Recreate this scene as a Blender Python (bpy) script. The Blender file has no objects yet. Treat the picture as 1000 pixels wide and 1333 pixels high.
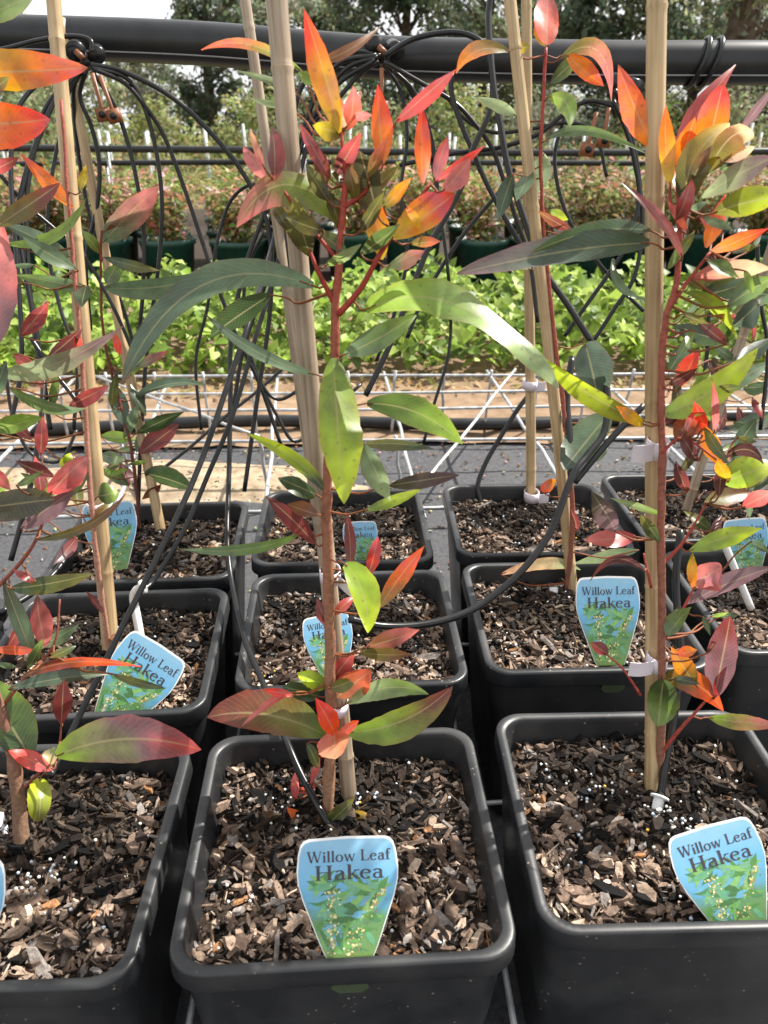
import bpy, math, random
from mathutils import Vector, Matrix, noise
random.seed(7)
sc = bpy.context.scene
COL = sc.collection
RAD = math.radians

# ------------------------------------------------------------------ camera
PITCH, YAW = RAD(26.4), RAD(2.7)
CAM = Vector((0, 0, 0.785))
FW = Vector((math.sin(YAW)*math.cos(PITCH), math.cos(YAW)*math.cos(PITCH), -math.sin(PITCH)))
RT = Vector((math.cos(YAW), -math.sin(YAW), 0))
UP = RT.cross(FW)
cam = bpy.data.cameras.new('camera')
cam_o = bpy.data.objects.new('camera', cam)
COL.objects.link(cam_o)
cam_o.matrix_world = Matrix(((RT.x, UP.x, -FW.x, CAM.x), (RT.y, UP.y, -FW.y, CAM.y), (RT.z, UP.z, -FW.z, CAM.z), (0, 0, 0, 1)))
cam.sensor_fit = 'HORIZONTAL'
cam.sensor_width = 36
cam.lens = 36
cam.clip_start, cam.clip_end = 0.02, 500
cam.dof.use_dof = True
cam.dof.focus_distance = 0.8
cam.dof.aperture_fstop = 14
sc.camera = cam_o

# ------------------------------------------------------------------ sky, sun, exposure
SUN = Vector((0.56, 0.34, 0.76)).normalized()
world = bpy.data.worlds.new('World')
sc.world = world
world.use_nodes = True
wn = world.node_tree
sky = wn.nodes.new('ShaderNodeTexSky')
sky.sky_type = 'NISHITA'
sky.sun_disc = False
sky.sun_elevation = math.asin(SUN.z)
sky.sun_rotation = math.atan2(SUN.x, SUN.y)
sky.dust_density = 2.0
wtc = wn.nodes.new('ShaderNodeTexCoord')
wnz = wn.nodes.new('ShaderNodeTexNoise')
wnz.inputs['Scale'].default_value = 1.7
wnz.inputs['Detail'].default_value = 7
wmp = wn.nodes.new('ShaderNodeMapping')
wmp.inputs['Scale'].default_value = (1, 1, 2.6)
wmp.inputs['Location'].default_value = (0.3, 0.1, 0)
wn.links.new(wtc.outputs['Generated'], wmp.inputs[0])
wn.links.new(wmp.outputs[0], wnz.inputs['Vector'])
wrp = wn.nodes.new('ShaderNodeMapRange')
wrp.inputs['From Min'].default_value = 0.33
wrp.inputs['From Max'].default_value = 0.45
wn.links.new(wnz.outputs['Fac'], wrp.inputs['Value'])
wmx = wn.nodes.new('ShaderNodeMix')
wmx.data_type = 'RGBA'
wn.links.new(wrp.outputs[0], wmx.inputs['Factor'])
wn.links.new(sky.outputs[0], wmx.inputs[6])
wmx.inputs[7].default_value = (12.2, 12.3, 12.5, 1)
wn.links.new(wmx.outputs[2], wn.nodes['Background'].inputs[0])
wn.nodes['Background'].inputs[1].default_value = 0.051
sl = bpy.data.lights.new('sun', 'SUN')
sl.energy = 5.0
sl.angle = RAD(0.55)
sl.color = (1, 0.95, 0.87)
so = bpy.data.objects.new('sun', sl)
COL.objects.link(so)
so.rotation_euler = (-SUN).to_track_quat('-Z', 'Y').to_euler()
so.location = (3, 2, 6)
vs = sc.view_settings
vs.view_transform = 'Standard'
vs.look = 'None'
vs.gamma = 1
vs.exposure = 1.12

# ------------------------------------------------------------------ helpers
def ray(px, py):
    return FW + RT*((px-500)/1000) - UP*((py-666.5)/1000)
def P(px, py, d):
    return CAM + ray(px, py)*d
def G(px, py, z):
    v = ray(px, py)
    return CAM + v*((z-CAM.z)/v.z)
def lin(c):
    return tuple((x/255/12.92 if x/255 <= 0.04045 else ((x/255+0.055)/1.055)**2.4) for x in c)
def depth_of(p):
    return (p-CAM).dot(FW)

class MB:
    def __init__(s):
        s.v, s.f, s.c, s.uv, s.mi = [], [], [], [], []
        s.smooth = True
    def add(s, verts, faces, col=None, uvs=None, mi=0):
        o = len(s.v)
        s.v += [tuple(p) for p in verts]
        s.f += [tuple(i+o for i in f) for f in faces]
        s.mi += [mi]*len(faces)
        if col is not None:
            if isinstance(col, list): s.c += col
            else: s.c += [col]*len(verts)
        if uvs is not None: s.uv += uvs
    def box(s, c, size, rot=None, col=None):
        x, y, z = (k/2 for k in size)
        vs_ = [Vector(p) for p in ((-x,-y,-z),(x,-y,-z),(x,y,-z),(-x,y,-z),(-x,-y,z),(x,-y,z),(x,y,z),(-x,y,z))]
        if rot is not None: vs_ = [rot @ p for p in vs_]
        s.add([p+Vector(c) for p in vs_], [(3,2,1,0),(4,5,6,7),(0,1,5,4),(1,2,6,5),(2,3,7,6),(3,0,4,7)], col)
    def tube(s, pts, rad, n=8, col=None, cap=True):
        pts = [Vector(p) for p in pts]
        m = len(pts)
        r = rad if isinstance(rad, (list, tuple)) else [rad]*m
        vs_, fs = [], []
        nrm = None
        for i in range(m):
            t = (pts[min(i+1, m-1)]-pts[max(i-1, 0)])
            if t.length < 1e-9: t = Vector((0, 0, 1))
            t.normalize()
            if nrm is None:
                nrm = t.orthogonal().normalized()
            else:
                nrm = nrm - t*nrm.dot(t)
                nrm = nrm.normalized() if nrm.length > 1e-6 else t.orthogonal().normalized()
            b = t.cross(nrm)
            for k in range(n):
                a = 2*math.pi*k/n
                vs_.append(pts[i]+(nrm*math.cos(a)+b*math.sin(a))*r[i])
        for i in range(m-1):
            for k in range(n):
                k2 = (k+1) % n
                fs.append((i*n+k, i*n+k2, (i+1)*n+k2, (i+1)*n+k))
        if cap:
            fs.append(tuple(range(n-1, -1, -1)))
            fs.append(tuple((m-1)*n+k for k in range(n)))
        s.add(vs_, fs, col)
    def mesh(s, name):
        me = bpy.data.meshes.new(name)
        me.from_pydata(s.v, [], s.f)
        if s.smooth:
            me.polygons.foreach_set('use_smooth', [True]*len(s.f))
        if any(s.mi): me.polygons.foreach_set('material_index', s.mi)
        if s.c and len(s.c) == len(s.v):
            a = me.color_attributes.new('col', 'FLOAT_COLOR', 'POINT')
            buf = []
            for c in s.c: buf += [c[0], c[1], c[2], 1.0]
            a.data.foreach_set('color', buf)
        if s.uv and len(s.uv) == len(s.v):
            u = me.uv_layers.new(name='UVMap')
            li = [0]*len(me.loops)
            me.loops.foreach_get('vertex_index', li)
            buf = []
            for i in li: buf += [s.uv[i][0], s.uv[i][1]]
            u.data.foreach_set('uv', buf)
        me.update()
        return me
    def build(s, name, mat, parent=None):
        return link(name, s.mesh(name), mat, parent)

def link(name, me, mat=None, parent=None):
    o = bpy.data.objects.new(name, me)
    COL.objects.link(o)
    if mat is not None and me is not None and not me.materials:
        for m in (mat if isinstance(mat, (list, tuple)) else [mat]): me.materials.append(m)
    if parent is not None: o.parent = parent
    return o
def tag(o, label=None, cat=None, group=None, kind=None):
    if label: o['label'] = label
    if cat: o['category'] = cat
    if group: o['group'] = group
    if kind: o['kind'] = kind
    return o
def empty(name, loc=(0, 0, 0), rz=0.0):
    o = bpy.data.objects.new(name, None)
    COL.objects.link(o)
    o.location = loc
    o.rotation_euler = (0, 0, rz)
    o.empty_display_size = 0.05
    return o
def part(mb, name, mat, root):
    """mesh written in world coordinates, hung under a root that has only a location"""
    off = root.location
    mb.v = [(a-off.x, b-off.y, c-off.z) for a, b, c in mb.v]
    return mb.build(name, mat, root)
def catmull(pts, n=6):
    pts = [Vector(p) for p in pts]
    if len(pts) < 3: return pts
    q = [pts[0]*2-pts[1]]+pts+[pts[-1]*2-pts[-2]]
    out = []
    for i in range(1, len(q)-2):
        a, b, c, d = q[i-1:i+3]
        for k in range(n):
            t = k/n
            out.append(0.5*((2*b)+(c-a)*t+(2*a-5*b+4*c-d)*t*t+(3*b-a-3*c+d)*t**3))
    out.append(q[-2])
    return out

# ------------------------------------------------------------------ materials
def new_mat(name):
    m = bpy.data.materials.new(name)
    m.use_nodes = True
    nt = m.node_tree
    return m, nt, nt.nodes['Principled BSDF'], nt.nodes['Material Output']
def N(nt, typ, **kw):
    n = nt.nodes.new(typ)
    for k, v in kw.items():
        if k in n.inputs.keys() if isinstance(k, str) else False: n.inputs[k].default_value = v
        else: setattr(n, k, v)
    return n
def simple(name, col, rough=0.5, var=0.15, scale=30, bump=0.0, bscale=200, metal=0.0, col2=None, coords='Object', spec=0.5):
    m, nt, b, out = new_mat(name)
    tc = N(nt, 'ShaderNodeTexCoord')
    nz = N(nt, 'ShaderNodeTexNoise', Scale=scale, Detail=6.0)
    nt.links.new(tc.outputs[coords], nz.inputs['Vector'])
    rp = N(nt, 'ShaderNodeValToRGB')
    c2 = col2 or tuple(min(1, x*(1+var)) for x in col)
    c1 = col if col2 else tuple(x*(1-var) for x in col)
    rp.color_ramp.elements[0].color = (*c1, 1)
    rp.color_ramp.elements[1].color = (*c2, 1)
    rp.color_ramp.elements[0].position = 0.3
    rp.color_ramp.elements[1].position = 0.7
    nt.links.new(nz.outputs['Fac'], rp.inputs['Fac'])
    nt.links.new(rp.outputs['Color'], b.inputs['Base Color'])
    b.inputs['Roughness'].default_value = rough
    b.inputs['Metallic'].default_value = metal
    b.inputs['Specular IOR Level'].default_value = spec
    if bump:
        n2 = N(nt, 'ShaderNodeTexNoise', Scale=bscale, Detail=4.0)
        nt.links.new(tc.outputs[coords], n2.inputs['Vector'])
        bp = N(nt, 'ShaderNodeBump', Strength=bump)
        bp.inputs['Distance'].default_value = 0.002
        nt.links.new(n2.outputs['Fac'], bp.inputs['Height'])
        nt.links.new(bp.outputs['Normal'], b.inputs['Normal'])
    return m
def leaf_mat(name, trans=0.45, rough=0.36, vein=True, scale=60, spec=0.5, blotch=0.0):
    m, nt, b, out = new_mat(name)
    at = N(nt, 'ShaderNodeAttribute', attribute_name='col')
    tc = N(nt, 'ShaderNodeTexCoord')
    nz = N(nt, 'ShaderNodeTexNoise', Scale=scale, Detail=5.0)
    nt.links.new(tc.outputs['Object'], nz.inputs['Vector'])
    mr = N(nt, 'ShaderNodeMapRange')
    mr.inputs['From Min'].default_value = 0.3
    mr.inputs['From Max'].default_value = 0.7
    mr.inputs['To Min'].default_value = 0.72
    mr.inputs['To Max'].default_value = 1.22
    nt.links.new(nz.outputs['Fac'], mr.inputs['Value'])
    mul = N(nt, 'ShaderNodeMix', data_type='RGBA', blend_type='MULTIPLY')
    mul.inputs['Factor'].default_value = 1
    nt.links.new(at.outputs['Color'], mul.inputs[6])
    nt.links.new(mr.outputs['Result'], mul.inputs[7])
    colour = mul.outputs[2]
    if blotch:
        n3 = N(nt, 'ShaderNodeTexNoise', Scale=38.0, Detail=7.0, Roughness=0.65)
        nt.links.new(tc.outputs['Object'], n3.inputs['Vector'])
        r4 = N(nt, 'ShaderNodeMapRange')
        r4.inputs['From Min'].default_value = 0.5; r4.inputs['From Max'].default_value = 0.72
        r4.inputs['To Min'].default_value = 0.0; r4.inputs['To Max'].default_value = blotch
        nt.links.new(n3.outputs['Fac'], r4.inputs['Value'])
        hs_ = N(nt, 'ShaderNodeHueSaturation')
        hs_.inputs['Hue'].default_value = 0.465; hs_.inputs['Value'].default_value = 0.6; hs_.inputs['Saturation'].default_value = 0.8
        nt.links.new(colour, hs_.inputs['Color'])
        bm = N(nt, 'ShaderNodeMix', data_type='RGBA')
        nt.links.new(r4.outputs[0], bm.inputs['Factor'])
        nt.links.new(colour, bm.inputs[6]); nt.links.new(hs_.outputs[0], bm.inputs[7])
        colour = bm.outputs[2]
    bp = N(nt, 'ShaderNodeBump', Strength=0.35)
    bp.inputs['Distance'].default_value = 0.001
    nt.links.new(nz.outputs['Fac'], bp.inputs['Height'])
    if vein:
        # midrib and faint side veins from the leaf's own UV (u along, v across 0..1)
        uv = N(nt, 'ShaderNodeUVMap')
        sx = N(nt, 'ShaderNodeSeparateXYZ')
        nt.links.new(uv.outputs[0], sx.inputs[0])
        d = N(nt, 'ShaderNodeMath', operation='SUBTRACT'); d.inputs[1].default_value = 0.5
        nt.links.new(sx.outputs[1], d.inputs[0])
        ab = N(nt, 'ShaderNodeMath', operation='ABSOLUTE'); nt.links.new(d.outputs[0], ab.inputs[0])
        r1 = N(nt, 'ShaderNodeMapRange')
        r1.inputs['From Min'].default_value = 0.012; r1.inputs['From Max'].default_value = 0.04
        r1.inputs['To Min'].default_value = 0.42; r1.inputs['To Max'].default_value = 0.0
        nt.links.new(ab.outputs[0], r1.inputs['Value'])
        # side veins
        ma = N(nt, 'ShaderNodeMath', operation='MULTIPLY_ADD'); ma.inputs[1].default_value = -0.35
        nt.links.new(ab.outputs[0], ma.inputs[0]); nt.links.new(sx.outputs[0], ma.inputs[2])
        md = N(nt, 'ShaderNodeMath', operation='MULTIPLY_ADD'); md.inputs[1].default_value = 0.09
        nt.links.new(nz.outputs['Fac'], md.inputs[0]); nt.links.new(ma.outputs[0], md.inputs[2])
        fr = N(nt, 'ShaderNodeMath', operation='MULTIPLY'); fr.inputs[1].default_value = 120
        nt.links.new(md.outputs[0], fr.inputs[0])
        sn = N(nt, 'ShaderNodeMath', operation='SINE'); nt.links.new(fr.outputs[0], sn.inputs[0])
        r2 = N(nt, 'ShaderNodeMapRange')
        r2.inputs['From Min'].default_value = 0.75; r2.inputs['From Max'].default_value = 1.0
        r2.inputs['To Min'].default_value = 0.0; r2.inputs['To Max'].default_value = 0.11
        nt.links.new(sn.outputs[0], r2.inputs['Value'])
        mx = N(nt, 'ShaderNodeMath', operation='MAXIMUM')
        nt.links.new(r1.outputs[0], mx.inputs[0]); nt.links.new(r2.outputs[0], mx.inputs[1])
        vm = N(nt, 'ShaderNodeMix', data_type='RGBA', blend_type='MIX')
        nt.links.new(mx.outputs[0], vm.inputs['Factor'])
        nt.links.new(colour, vm.inputs[6])
        vm.inputs[7].default_value = (0.5, 0.42, 0.2, 1)
        # small blemish specks
        sp = N(nt, 'ShaderNodeTexVoronoi', Scale=130.0)
        nt.links.new(tc.outputs['Object'], sp.inputs['Vector'])
        r3 = N(nt, 'ShaderNodeMapRange')
        r3.inputs['From Min'].default_value = 0.06; r3.inputs['From Max'].default_value = 0.2
        r3.inputs['To Min'].default_value = 0.5; r3.inputs['To Max'].default_value = 0.0
        nt.links.new(sp.outputs['Distance'], r3.inputs['Value'])
        vm2 = N(nt, 'ShaderNodeMix', data_type='RGBA', blend_type='MIX')
        nt.links.new(r3.outputs[0], vm2.inputs['Factor'])
        nt.links.new(vm.outputs[2], vm2.inputs[6])
        vm2.inputs[7].default_value = (0.12, 0.06, 0.03, 1)
        colour = vm2.outputs[2]
        nt.links.new(bp.outputs['Normal'], b.inputs['Normal'])
    nt.links.new(colour, b.inputs['Base Color'])
    b.inputs['Roughness'].default_value = rough
    b.inputs['Specular IOR Level'].default_value = spec
    tr = N(nt, 'ShaderNodeBsdfTranslucent')
    gm = N(nt, 'ShaderNodeGamma'); gm.inputs[1].default_value = 0.82
    nt.links.new(colour, gm.inputs[0])
    nt.links.new(gm.outputs[0], tr.inputs['Color'])
    ms = N(nt, 'ShaderNodeMixShader'); ms.inputs[0].default_value = trans
    nt.links.new(b.outputs[0], ms.inputs[1]); nt.links.new(tr.outputs[0], ms.inputs[2])
    nt.links.new(ms.outputs[0], out.inputs['Surface'])
    return m
def attr_mat(name, rough=0.8, scale=120, lo=0.75, hi=1.2, bump=0.4, spec=0.3):
    m, nt, b, out = new_mat(name)
    at = N(nt, 'ShaderNodeAttribute', attribute_name='col')
    tc = N(nt, 'ShaderNodeTexCoord')
    nz = N(nt, 'ShaderNodeTexNoise', Scale=scale, Detail=5.0)
    nt.links.new(tc.outputs['Object'], nz.inputs['Vector'])
    mr = N(nt, 'ShaderNodeMapRange')
    mr.inputs['From Min'].default_value = 0.3; mr.inputs['From Max'].default_value = 0.7
    mr.inputs['To Min'].default_value = lo; mr.inputs['To Max'].default_value = hi
    nt.links.new(nz.outputs['Fac'], mr.inputs['Value'])
    mul = N(nt, 'ShaderNodeMix', data_type='RGBA', blend_type='MULTIPLY')
    mul.inputs['Factor'].default_value = 1
    nt.links.new(at.outputs['Color'], mul.inputs[6]); nt.links.new(mr.outputs['Result'], mul.inputs[7])
    nt.links.new(mul.outputs[2], b.inputs['Base Color'])
    b.inputs['Roughness'].default_value = rough
    b.inputs['Specular IOR Level'].default_value = spec
    if bump:
        bp = N(nt, 'ShaderNodeBump', Strength=bump); bp.inputs['Distance'].default_value = 0.002
        nt.links.new(nz.outputs['Fac'], bp.inputs['Height']); nt.links.new(bp.outputs['Normal'], b.inputs['Normal'])
    return m
def pot_mat(name, base, rough):
    m, nt, b, out = new_mat(name)
    tc = N(nt, 'ShaderNodeTexCoord')
    oi = N(nt, 'ShaderNodeObjectInfo')
    ad = N(nt, 'ShaderNodeVectorMath', operation='ADD')
    nt.links.new(tc.outputs['Object'], ad.inputs[0]); nt.links.new(oi.outputs['Random'], ad.inputs[1])
    dust = N(nt, 'ShaderNodeTexNoise', Scale=14.0, Detail=7.0)
    nt.links.new(ad.outputs[0], dust.inputs['Vector'])
    speck = N(nt, 'ShaderNodeTexVoronoi', Scale=150.0)
    nt.links.new(ad.outputs[0], speck.inputs['Vector'])
    big = N(nt, 'ShaderNodeTexNoise', Scale=60.0, Detail=2.0)
    nt.links.new(ad.outputs[0], big.inputs['Vector'])
    r1 = N(nt, 'ShaderNodeMapRange')
    r1.inputs['From Min'].default_value = 0.42; r1.inputs['From Max'].default_value = 0.75
    r1.inputs['To Min'].default_value = 0.0; r1.inputs['To Max'].default_value = 0.85
    nt.links.new(dust.outputs['Fac'], r1.inputs['Value'])
    r2 = N(nt, 'ShaderNodeMapRange')
    r2.inputs['From Min'].default_value = 0.08; r2.inputs['From Max'].default_value = 0.19
    r2.inputs['To Min'].default_value = 1.0; r2.inputs['To Max'].default_value = 0.0
    nt.links.new(speck.outputs['Distance'], r2.inputs['Value'])
    r3 = N(nt, 'ShaderNodeMapRange')
    r3.inputs['From Min'].default_value = 0.56; r3.inputs['From Max'].default_value = 0.68
    nt.links.new(big.outputs['Fac'], r3.inputs['Value'])
    mm = N(nt, 'ShaderNodeMath', operation='MULTIPLY')
    nt.links.new(r2.outputs[0], mm.inputs[0]); nt.links.new(r3.outputs[0], mm.inputs[1])
    a = N(nt, 'ShaderNodeMix', data_type='RGBA')
    nt.links.new(r1.outputs[0], a.inputs['Factor'])
    a.inputs[6].default_value = (*base, 1); a.inputs[7].default_value = (base[0]*2.6+.012, base[1]*2.5+.011, base[2]*2.3+.01, 1)
    c = N(nt, 'ShaderNodeMix', data_type='RGBA')
    nt.links.new(mm.outputs[0], c.inputs['Factor'])
    nt.links.new(a.outputs[2], c.inputs[6]); c.inputs[7].default_value = (0.28, 0.24, 0.18, 1)
    nt.links.new(c.outputs[2], b.inputs['Base Color'])
    rr = N(nt, 'ShaderNodeMapRange')
    rr.inputs['To Min'].default_value = rough-.08; rr.inputs['To Max'].default_value = rough+.25
    nt.links.new(dust.outputs['Fac'], rr.inputs['Value'])
    nt.links.new(rr.outputs[0], b.inputs['Roughness'])
    bp = N(nt, 'ShaderNodeBump', Strength=0.15); bp.inputs['Distance'].default_value = 0.001
    nt.links.new(big.outputs['Fac'], bp.inputs['Height']); nt.links.new(bp.outputs['Normal'], b.inputs['Normal'])
    return m
def bamboo_mat(name, c1, c2):
    m, nt, b, out = new_mat(name)
    tc = N(nt, 'ShaderNodeTexCoord')
    mp = N(nt, 'ShaderNodeMapping'); mp.inputs['Scale'].default_value = (260, 260, 9)
    nt.links.new(tc.outputs['Object'], mp.inputs[0])
    nz = N(nt, 'ShaderNodeTexNoise', Scale=1.0, Detail=5.0)
    nt.links.new(mp.outputs[0], nz.inputs['Vector'])
    n2 = N(nt, 'ShaderNodeTexNoise', Scale=14.0, Detail=4.0)
    nt.links.new(tc.outputs['Object'], n2.inputs['Vector'])
    mx = N(nt, 'ShaderNodeMath', operation='MULTIPLY_ADD'); mx.inputs[1].default_value = 0.6
    nt.links.new(nz.outputs['Fac'], mx.inputs[0])
    m3 = N(nt, 'ShaderNodeMath', operation='MULTIPLY'); m3.inputs[1].default_value = 0.4
    nt.links.new(n2.outputs['Fac'], m3.inputs[0]); nt.links.new(m3.outputs[0], mx.inputs[2])
    rp = N(nt, 'ShaderNodeValToRGB')
    rp.color_ramp.elements[0].position = 0.36; rp.color_ramp.elements[1].position = 0.62
    rp.color_ramp.elements[0].color = (*c1, 1); rp.color_ramp.elements[1].color = (*c2, 1)
    kk = rp.color_ramp.elements.new(0.28); kk.color = (c1[0]*.45, c1[1]*.42, c1[2]*.4, 1)
    nt.links.new(mx.outputs[0], rp.inputs[0]); nt.links.new(rp.outputs[0], b.inputs['Base Color'])
    b.inputs['Roughness'].default_value = 0.5
    return m

M = {}
M['leaf'] = leaf_mat('leaf_surface', 0.47, 0.33, spec=0.7, blotch=0.75)
M['foliage'] = leaf_mat('foliage_surface', 0.35, 0.6, vein=False, scale=4, spec=0.2)
M['crop'] = leaf_mat('crop_leaf_surface', 0.35, 0.5, vein=False, scale=12, spec=0.35)
M['stem'] = attr_mat('stem_bark', 0.6, 300, 0.7, 1.25, 0.3)
M['bark'] = attr_mat('bark_chip_wood', 0.85, 260, 0.6, 1.3, 0.7, 0.2)
M['soil'] = simple('potting_mix_dark', (0.012, 0.009, 0.007), 0.9, scale=160, col2=(0.06, 0.042, 0.03), bump=1.0, bscale=300, spec=0.2)
M['pot'] = pot_mat('black_pot_plastic', (0.012, 0.013, 0.0148), 0.32)
M['greenpot'] = simple('green_pot_plastic', (0.01, 0.055, 0.042), 0.45, 0.3)
M['tube'] = simple('black_drip_tube', (0.007, 0.0075, 0.0085), 0.28, 0.3, scale=60, col2=(0.016, 0.016, 0.017), spec=0.35)
M['pipe'] = simple('black_poly_pipe', (0.009, 0.0095, 0.0105), 0.34, 0.3, scale=25, col2=(0.02, 0.021, 0.023), spec=0.38)
M['stripe'] = simple('pale_pipe_stripe', (0.25, 0.25, 0.26), 0.4)
M['wire'] = simple('galvanised_wire', (0.42, 0.43, 0.44), 0.5, 0.35, scale=45, metal=0.45)
M['bamboo'] = bamboo_mat('bamboo_tan', lin((134, 108, 76)), lin((188, 164, 124)))
M['bamboo_grey'] = bamboo_mat('bamboo_weathered', lin((112, 94, 76)), lin((168, 152, 130)))
M['white'] = simple('white_plastic', (0.68, 0.68, 0.68), 0.4, 0.05)
M['tape'] = simple('pale_tie_tape', (0.6, 0.55, 0.6), 0.55, 0.08)
M['brownplastic'] = simple('rust_brown_plastic', (0.22, 0.08, 0.03), 0.5, 0.25)
M['prill'] = attr_mat('prill_coating', 0.35, 100, 0.95, 1.05, 0.0, 0.5)
M['weedmat'] = simple('black_weed_mat', (0.035, 0.036, 0.04), 0.75, scale=120, col2=(0.075, 0.075, 0.08), bump=0.6, bscale=150, spec=0.3)
M['earth'] = simple('brown_earth_path', (0.15, 0.098, 0.062), 0.95, scale=18, col2=(0.27, 0.19, 0.125), bump=1.0, bscale=60, spec=0.1)
M['sand'] = simple('pale_sandy_soil', (0.2, 0.15, 0.10), 0.95, scale=32, col2=(0.40, 0.32, 0.225), bump=1.0, bscale=90, spec=0.1)
M['grass'] = simple('dry_grass_ground', (0.08, 0.075, 0.03), 0.95, scale=3, col2=(0.17, 0.14, 0.07), bump=0.5, bscale=30, spec=0.1)
M['treebark'] = simple('tree_bark', (0.05, 0.035, 0.025), 0.9, scale=9, col2=(0.14, 0.105, 0.08), bump=1, bscale=25, spec=0.2)

# ------------------------------------------------------------------ the ground
def sandy():
    mb = MB(); vs_, fs = [], []
    nx, ny = 160, 24
    for j in range(ny+1):
        for i in range(nx+1):
            x, y = -3.5+5.6*i/nx, 1.64+.30*j/ny
            e = min(j, ny-j)/ny
            z = -.016+.075*min(e, .3)+.016*noise.noise(Vector((x*3, y*5, 9)))+.007*noise.noise(Vector((x*14, y*14, 2)))-.09*max(0, x+.22)
            vs_.append((x, y, z))
    for j in range(ny):
        for i in range(nx):
            a = j*(nx+1)+i
            fs.append((a, a+1, a+nx+2, a+nx+1))
    mb.add(vs_, fs)
    mb.build('sandy_strip', M['sand'])['kind'] = 'structure'
sandy()
def sheet(name, x0, x1, y0, y1, z, mat, nx=2, ny=2, amp=0.0, edge=0.0):
    mb = MB(); vs_, fs = [], []
    for j in range(ny+1):
        for i in range(nx+1):
            x = x0+(x1-x0)*i/nx; y = y0+(y1-y0)*j/ny
            zz = z
            if amp: zz += amp*noise.noise(Vector((x*6, y*6, 1)))+amp*0.5*noise.noise(Vector((x*19, y*19, 5)))
            if edge and j in (0, ny): y += edge*noise.noise(Vector((x*5, 3.3*j, 2)))
            vs_.append((x, y, zz))
    for j in range(ny):
        for i in range(nx):
            a = j*(nx+1)+i
            fs.append((a, a+1, a+nx+2, a+nx+1))
    mb.add(vs_, fs)
    o = mb.build(name, mat)
    o['kind'] = 'structure'
    return o
sheet('ground', -150, 150, -20, 260, -0.03, M['grass'], 4, 4)
sheet('weed_mat', -3.5, 4, -1.0, 1.62, 0.0, M['weedmat'], 90, 60, 0.003)

sheet('weed_mat_strip', -3.5, 4, 1.60, 2.2, -0.012, M['weedmat'], 160, 14, 0.003, 0.02)
sheet('earth_path', -4, 5, 2.02, 4.2, -0.004, M['earth'], 160, 70, 0.022, 0.03)
sheet('shrub_bed', -6, 7, 4.15, 9.5, -0.014, M['soil'], 40, 40, 0.008)

# ------------------------------------------------------------------ pots
def rsquare(h, r, z, n=7):
    out = []
    for cx, cy, a0 in ((h-r, h-r, 0), (-(h-r), h-r, 90), (-(h-r), -(h-r), 180), (h-r, -(h-r), 270)):
        for k in range(n+1):
            a = RAD(a0+90*k/n)
            out.append((cx+r*math.cos(a), cy+r*math.sin(a), z))
    return out
def loft(prof, cap_last=False):
    mb = MB(); n = 0
    vs_, fs = [], []
    for h, r, z in prof:
        ring = rsquare(h, r, z); n = len(ring); vs_ += ring
    for i in range(len(prof)-1):
        for k in range(n):
            k2 = (k+1) % n
            fs.append((i*n+k, (i+1)*n+k, (i+1)*n+k2, i*n+k2))
    if cap_last: fs.append(tuple((len(prof)-1)*n+k for k in range(n)))
    mb.add(vs_, fs)
    return mb
H = 0.1285
rim_me = loft([(H-.018, .018, .198), (H-.0105, .022, .244), (H-.0098, .0225, .2485), (H-.0088, .023, .2500), (H-.0022, .027, .2505),
               (H-.0006, .028, .2496), (H, .0285, .2475), (H+.0006, .0285, .2325), (H, .028, .2312), (H-.004, .027, .2306), (H-.0052, .026, .228)]).mesh('rim')
body_me = loft([(H-.0055, .026, .2306), (H-.0075, .026, .205), (H-.014, .027, .12), (H-.0205, .03, .03), (H-.0215, .029, .024), (H-.0225, .029, .008), (H-.026, .027, .0)], True).mesh('body')
rim_me.materials.append(M['pot']); body_me.materials.append(M['pot'])

BARK = [((12, 10, 9), 20), ((42, 34, 30), 16), ((78, 64, 55), 20), ((106, 89, 77), 24), ((132, 113, 98), 22), ((158, 138, 121), 13), ((192, 172, 150), 4), ((140, 102, 70), 4), ((128, 120, 114), 14)]
BW = [w for _, w in BARK]
def bark_col():
    c = lin(random.choices(BARK, BW)[0][0])
    k = random.uniform(.75, 1.25)
    return tuple(x*k for x in c)
def chip_geo(L, W, T):
    n = random.choice((5, 6, 6, 7))
    top, bot = [], []
    ph = random.random()*6
    for k in range(n):
        a = ph+2*math.pi*k/n+random.uniform(-.25, .25)
        r = random.uniform(.75, 1.15)
        x, y = math.cos(a)*L/2*r, math.sin(a)*W/2*r
        top.append(Vector((x*.88, y*.88, T/2*random.uniform(.5, 1.4))))
        bot.append(Vector((x, y, -T/2*random.uniform(.6, 1.2))))
    fs = [tuple(range(n)), tuple(range(2*n-1, n-1, -1))]
    for k in range(n):
        k2 = (k+1) % n
        fs.append((k, n+k, n+k2, k2))
    return top+bot, fs
def rnd_rot(tilt):
    return Matrix.Rotation(random.uniform(0, 6.28), 3, 'Z') @ Matrix.Rotation(random.gauss(0, tilt), 3, 'X') @ Matrix.Rotation(random.gauss(0, tilt), 3, 'Y')
SOIL_Z = 0.222
def soil_z(x, y, s=0):
    return SOIL_Z+0.006*noise.noise(Vector((x*14+s, y*14, 3)))+0.003*noise.noise(Vector((x*45, y*45+s, 7)))
HS = H-0.0145
def damp_shade(x, y, sd=0):
    """0..1: shade and dripper damp painted into the mulch colour, middle and back"""
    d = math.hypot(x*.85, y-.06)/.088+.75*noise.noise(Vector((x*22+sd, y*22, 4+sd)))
    return max(0, min(1, (1.12-d)/.35))
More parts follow.
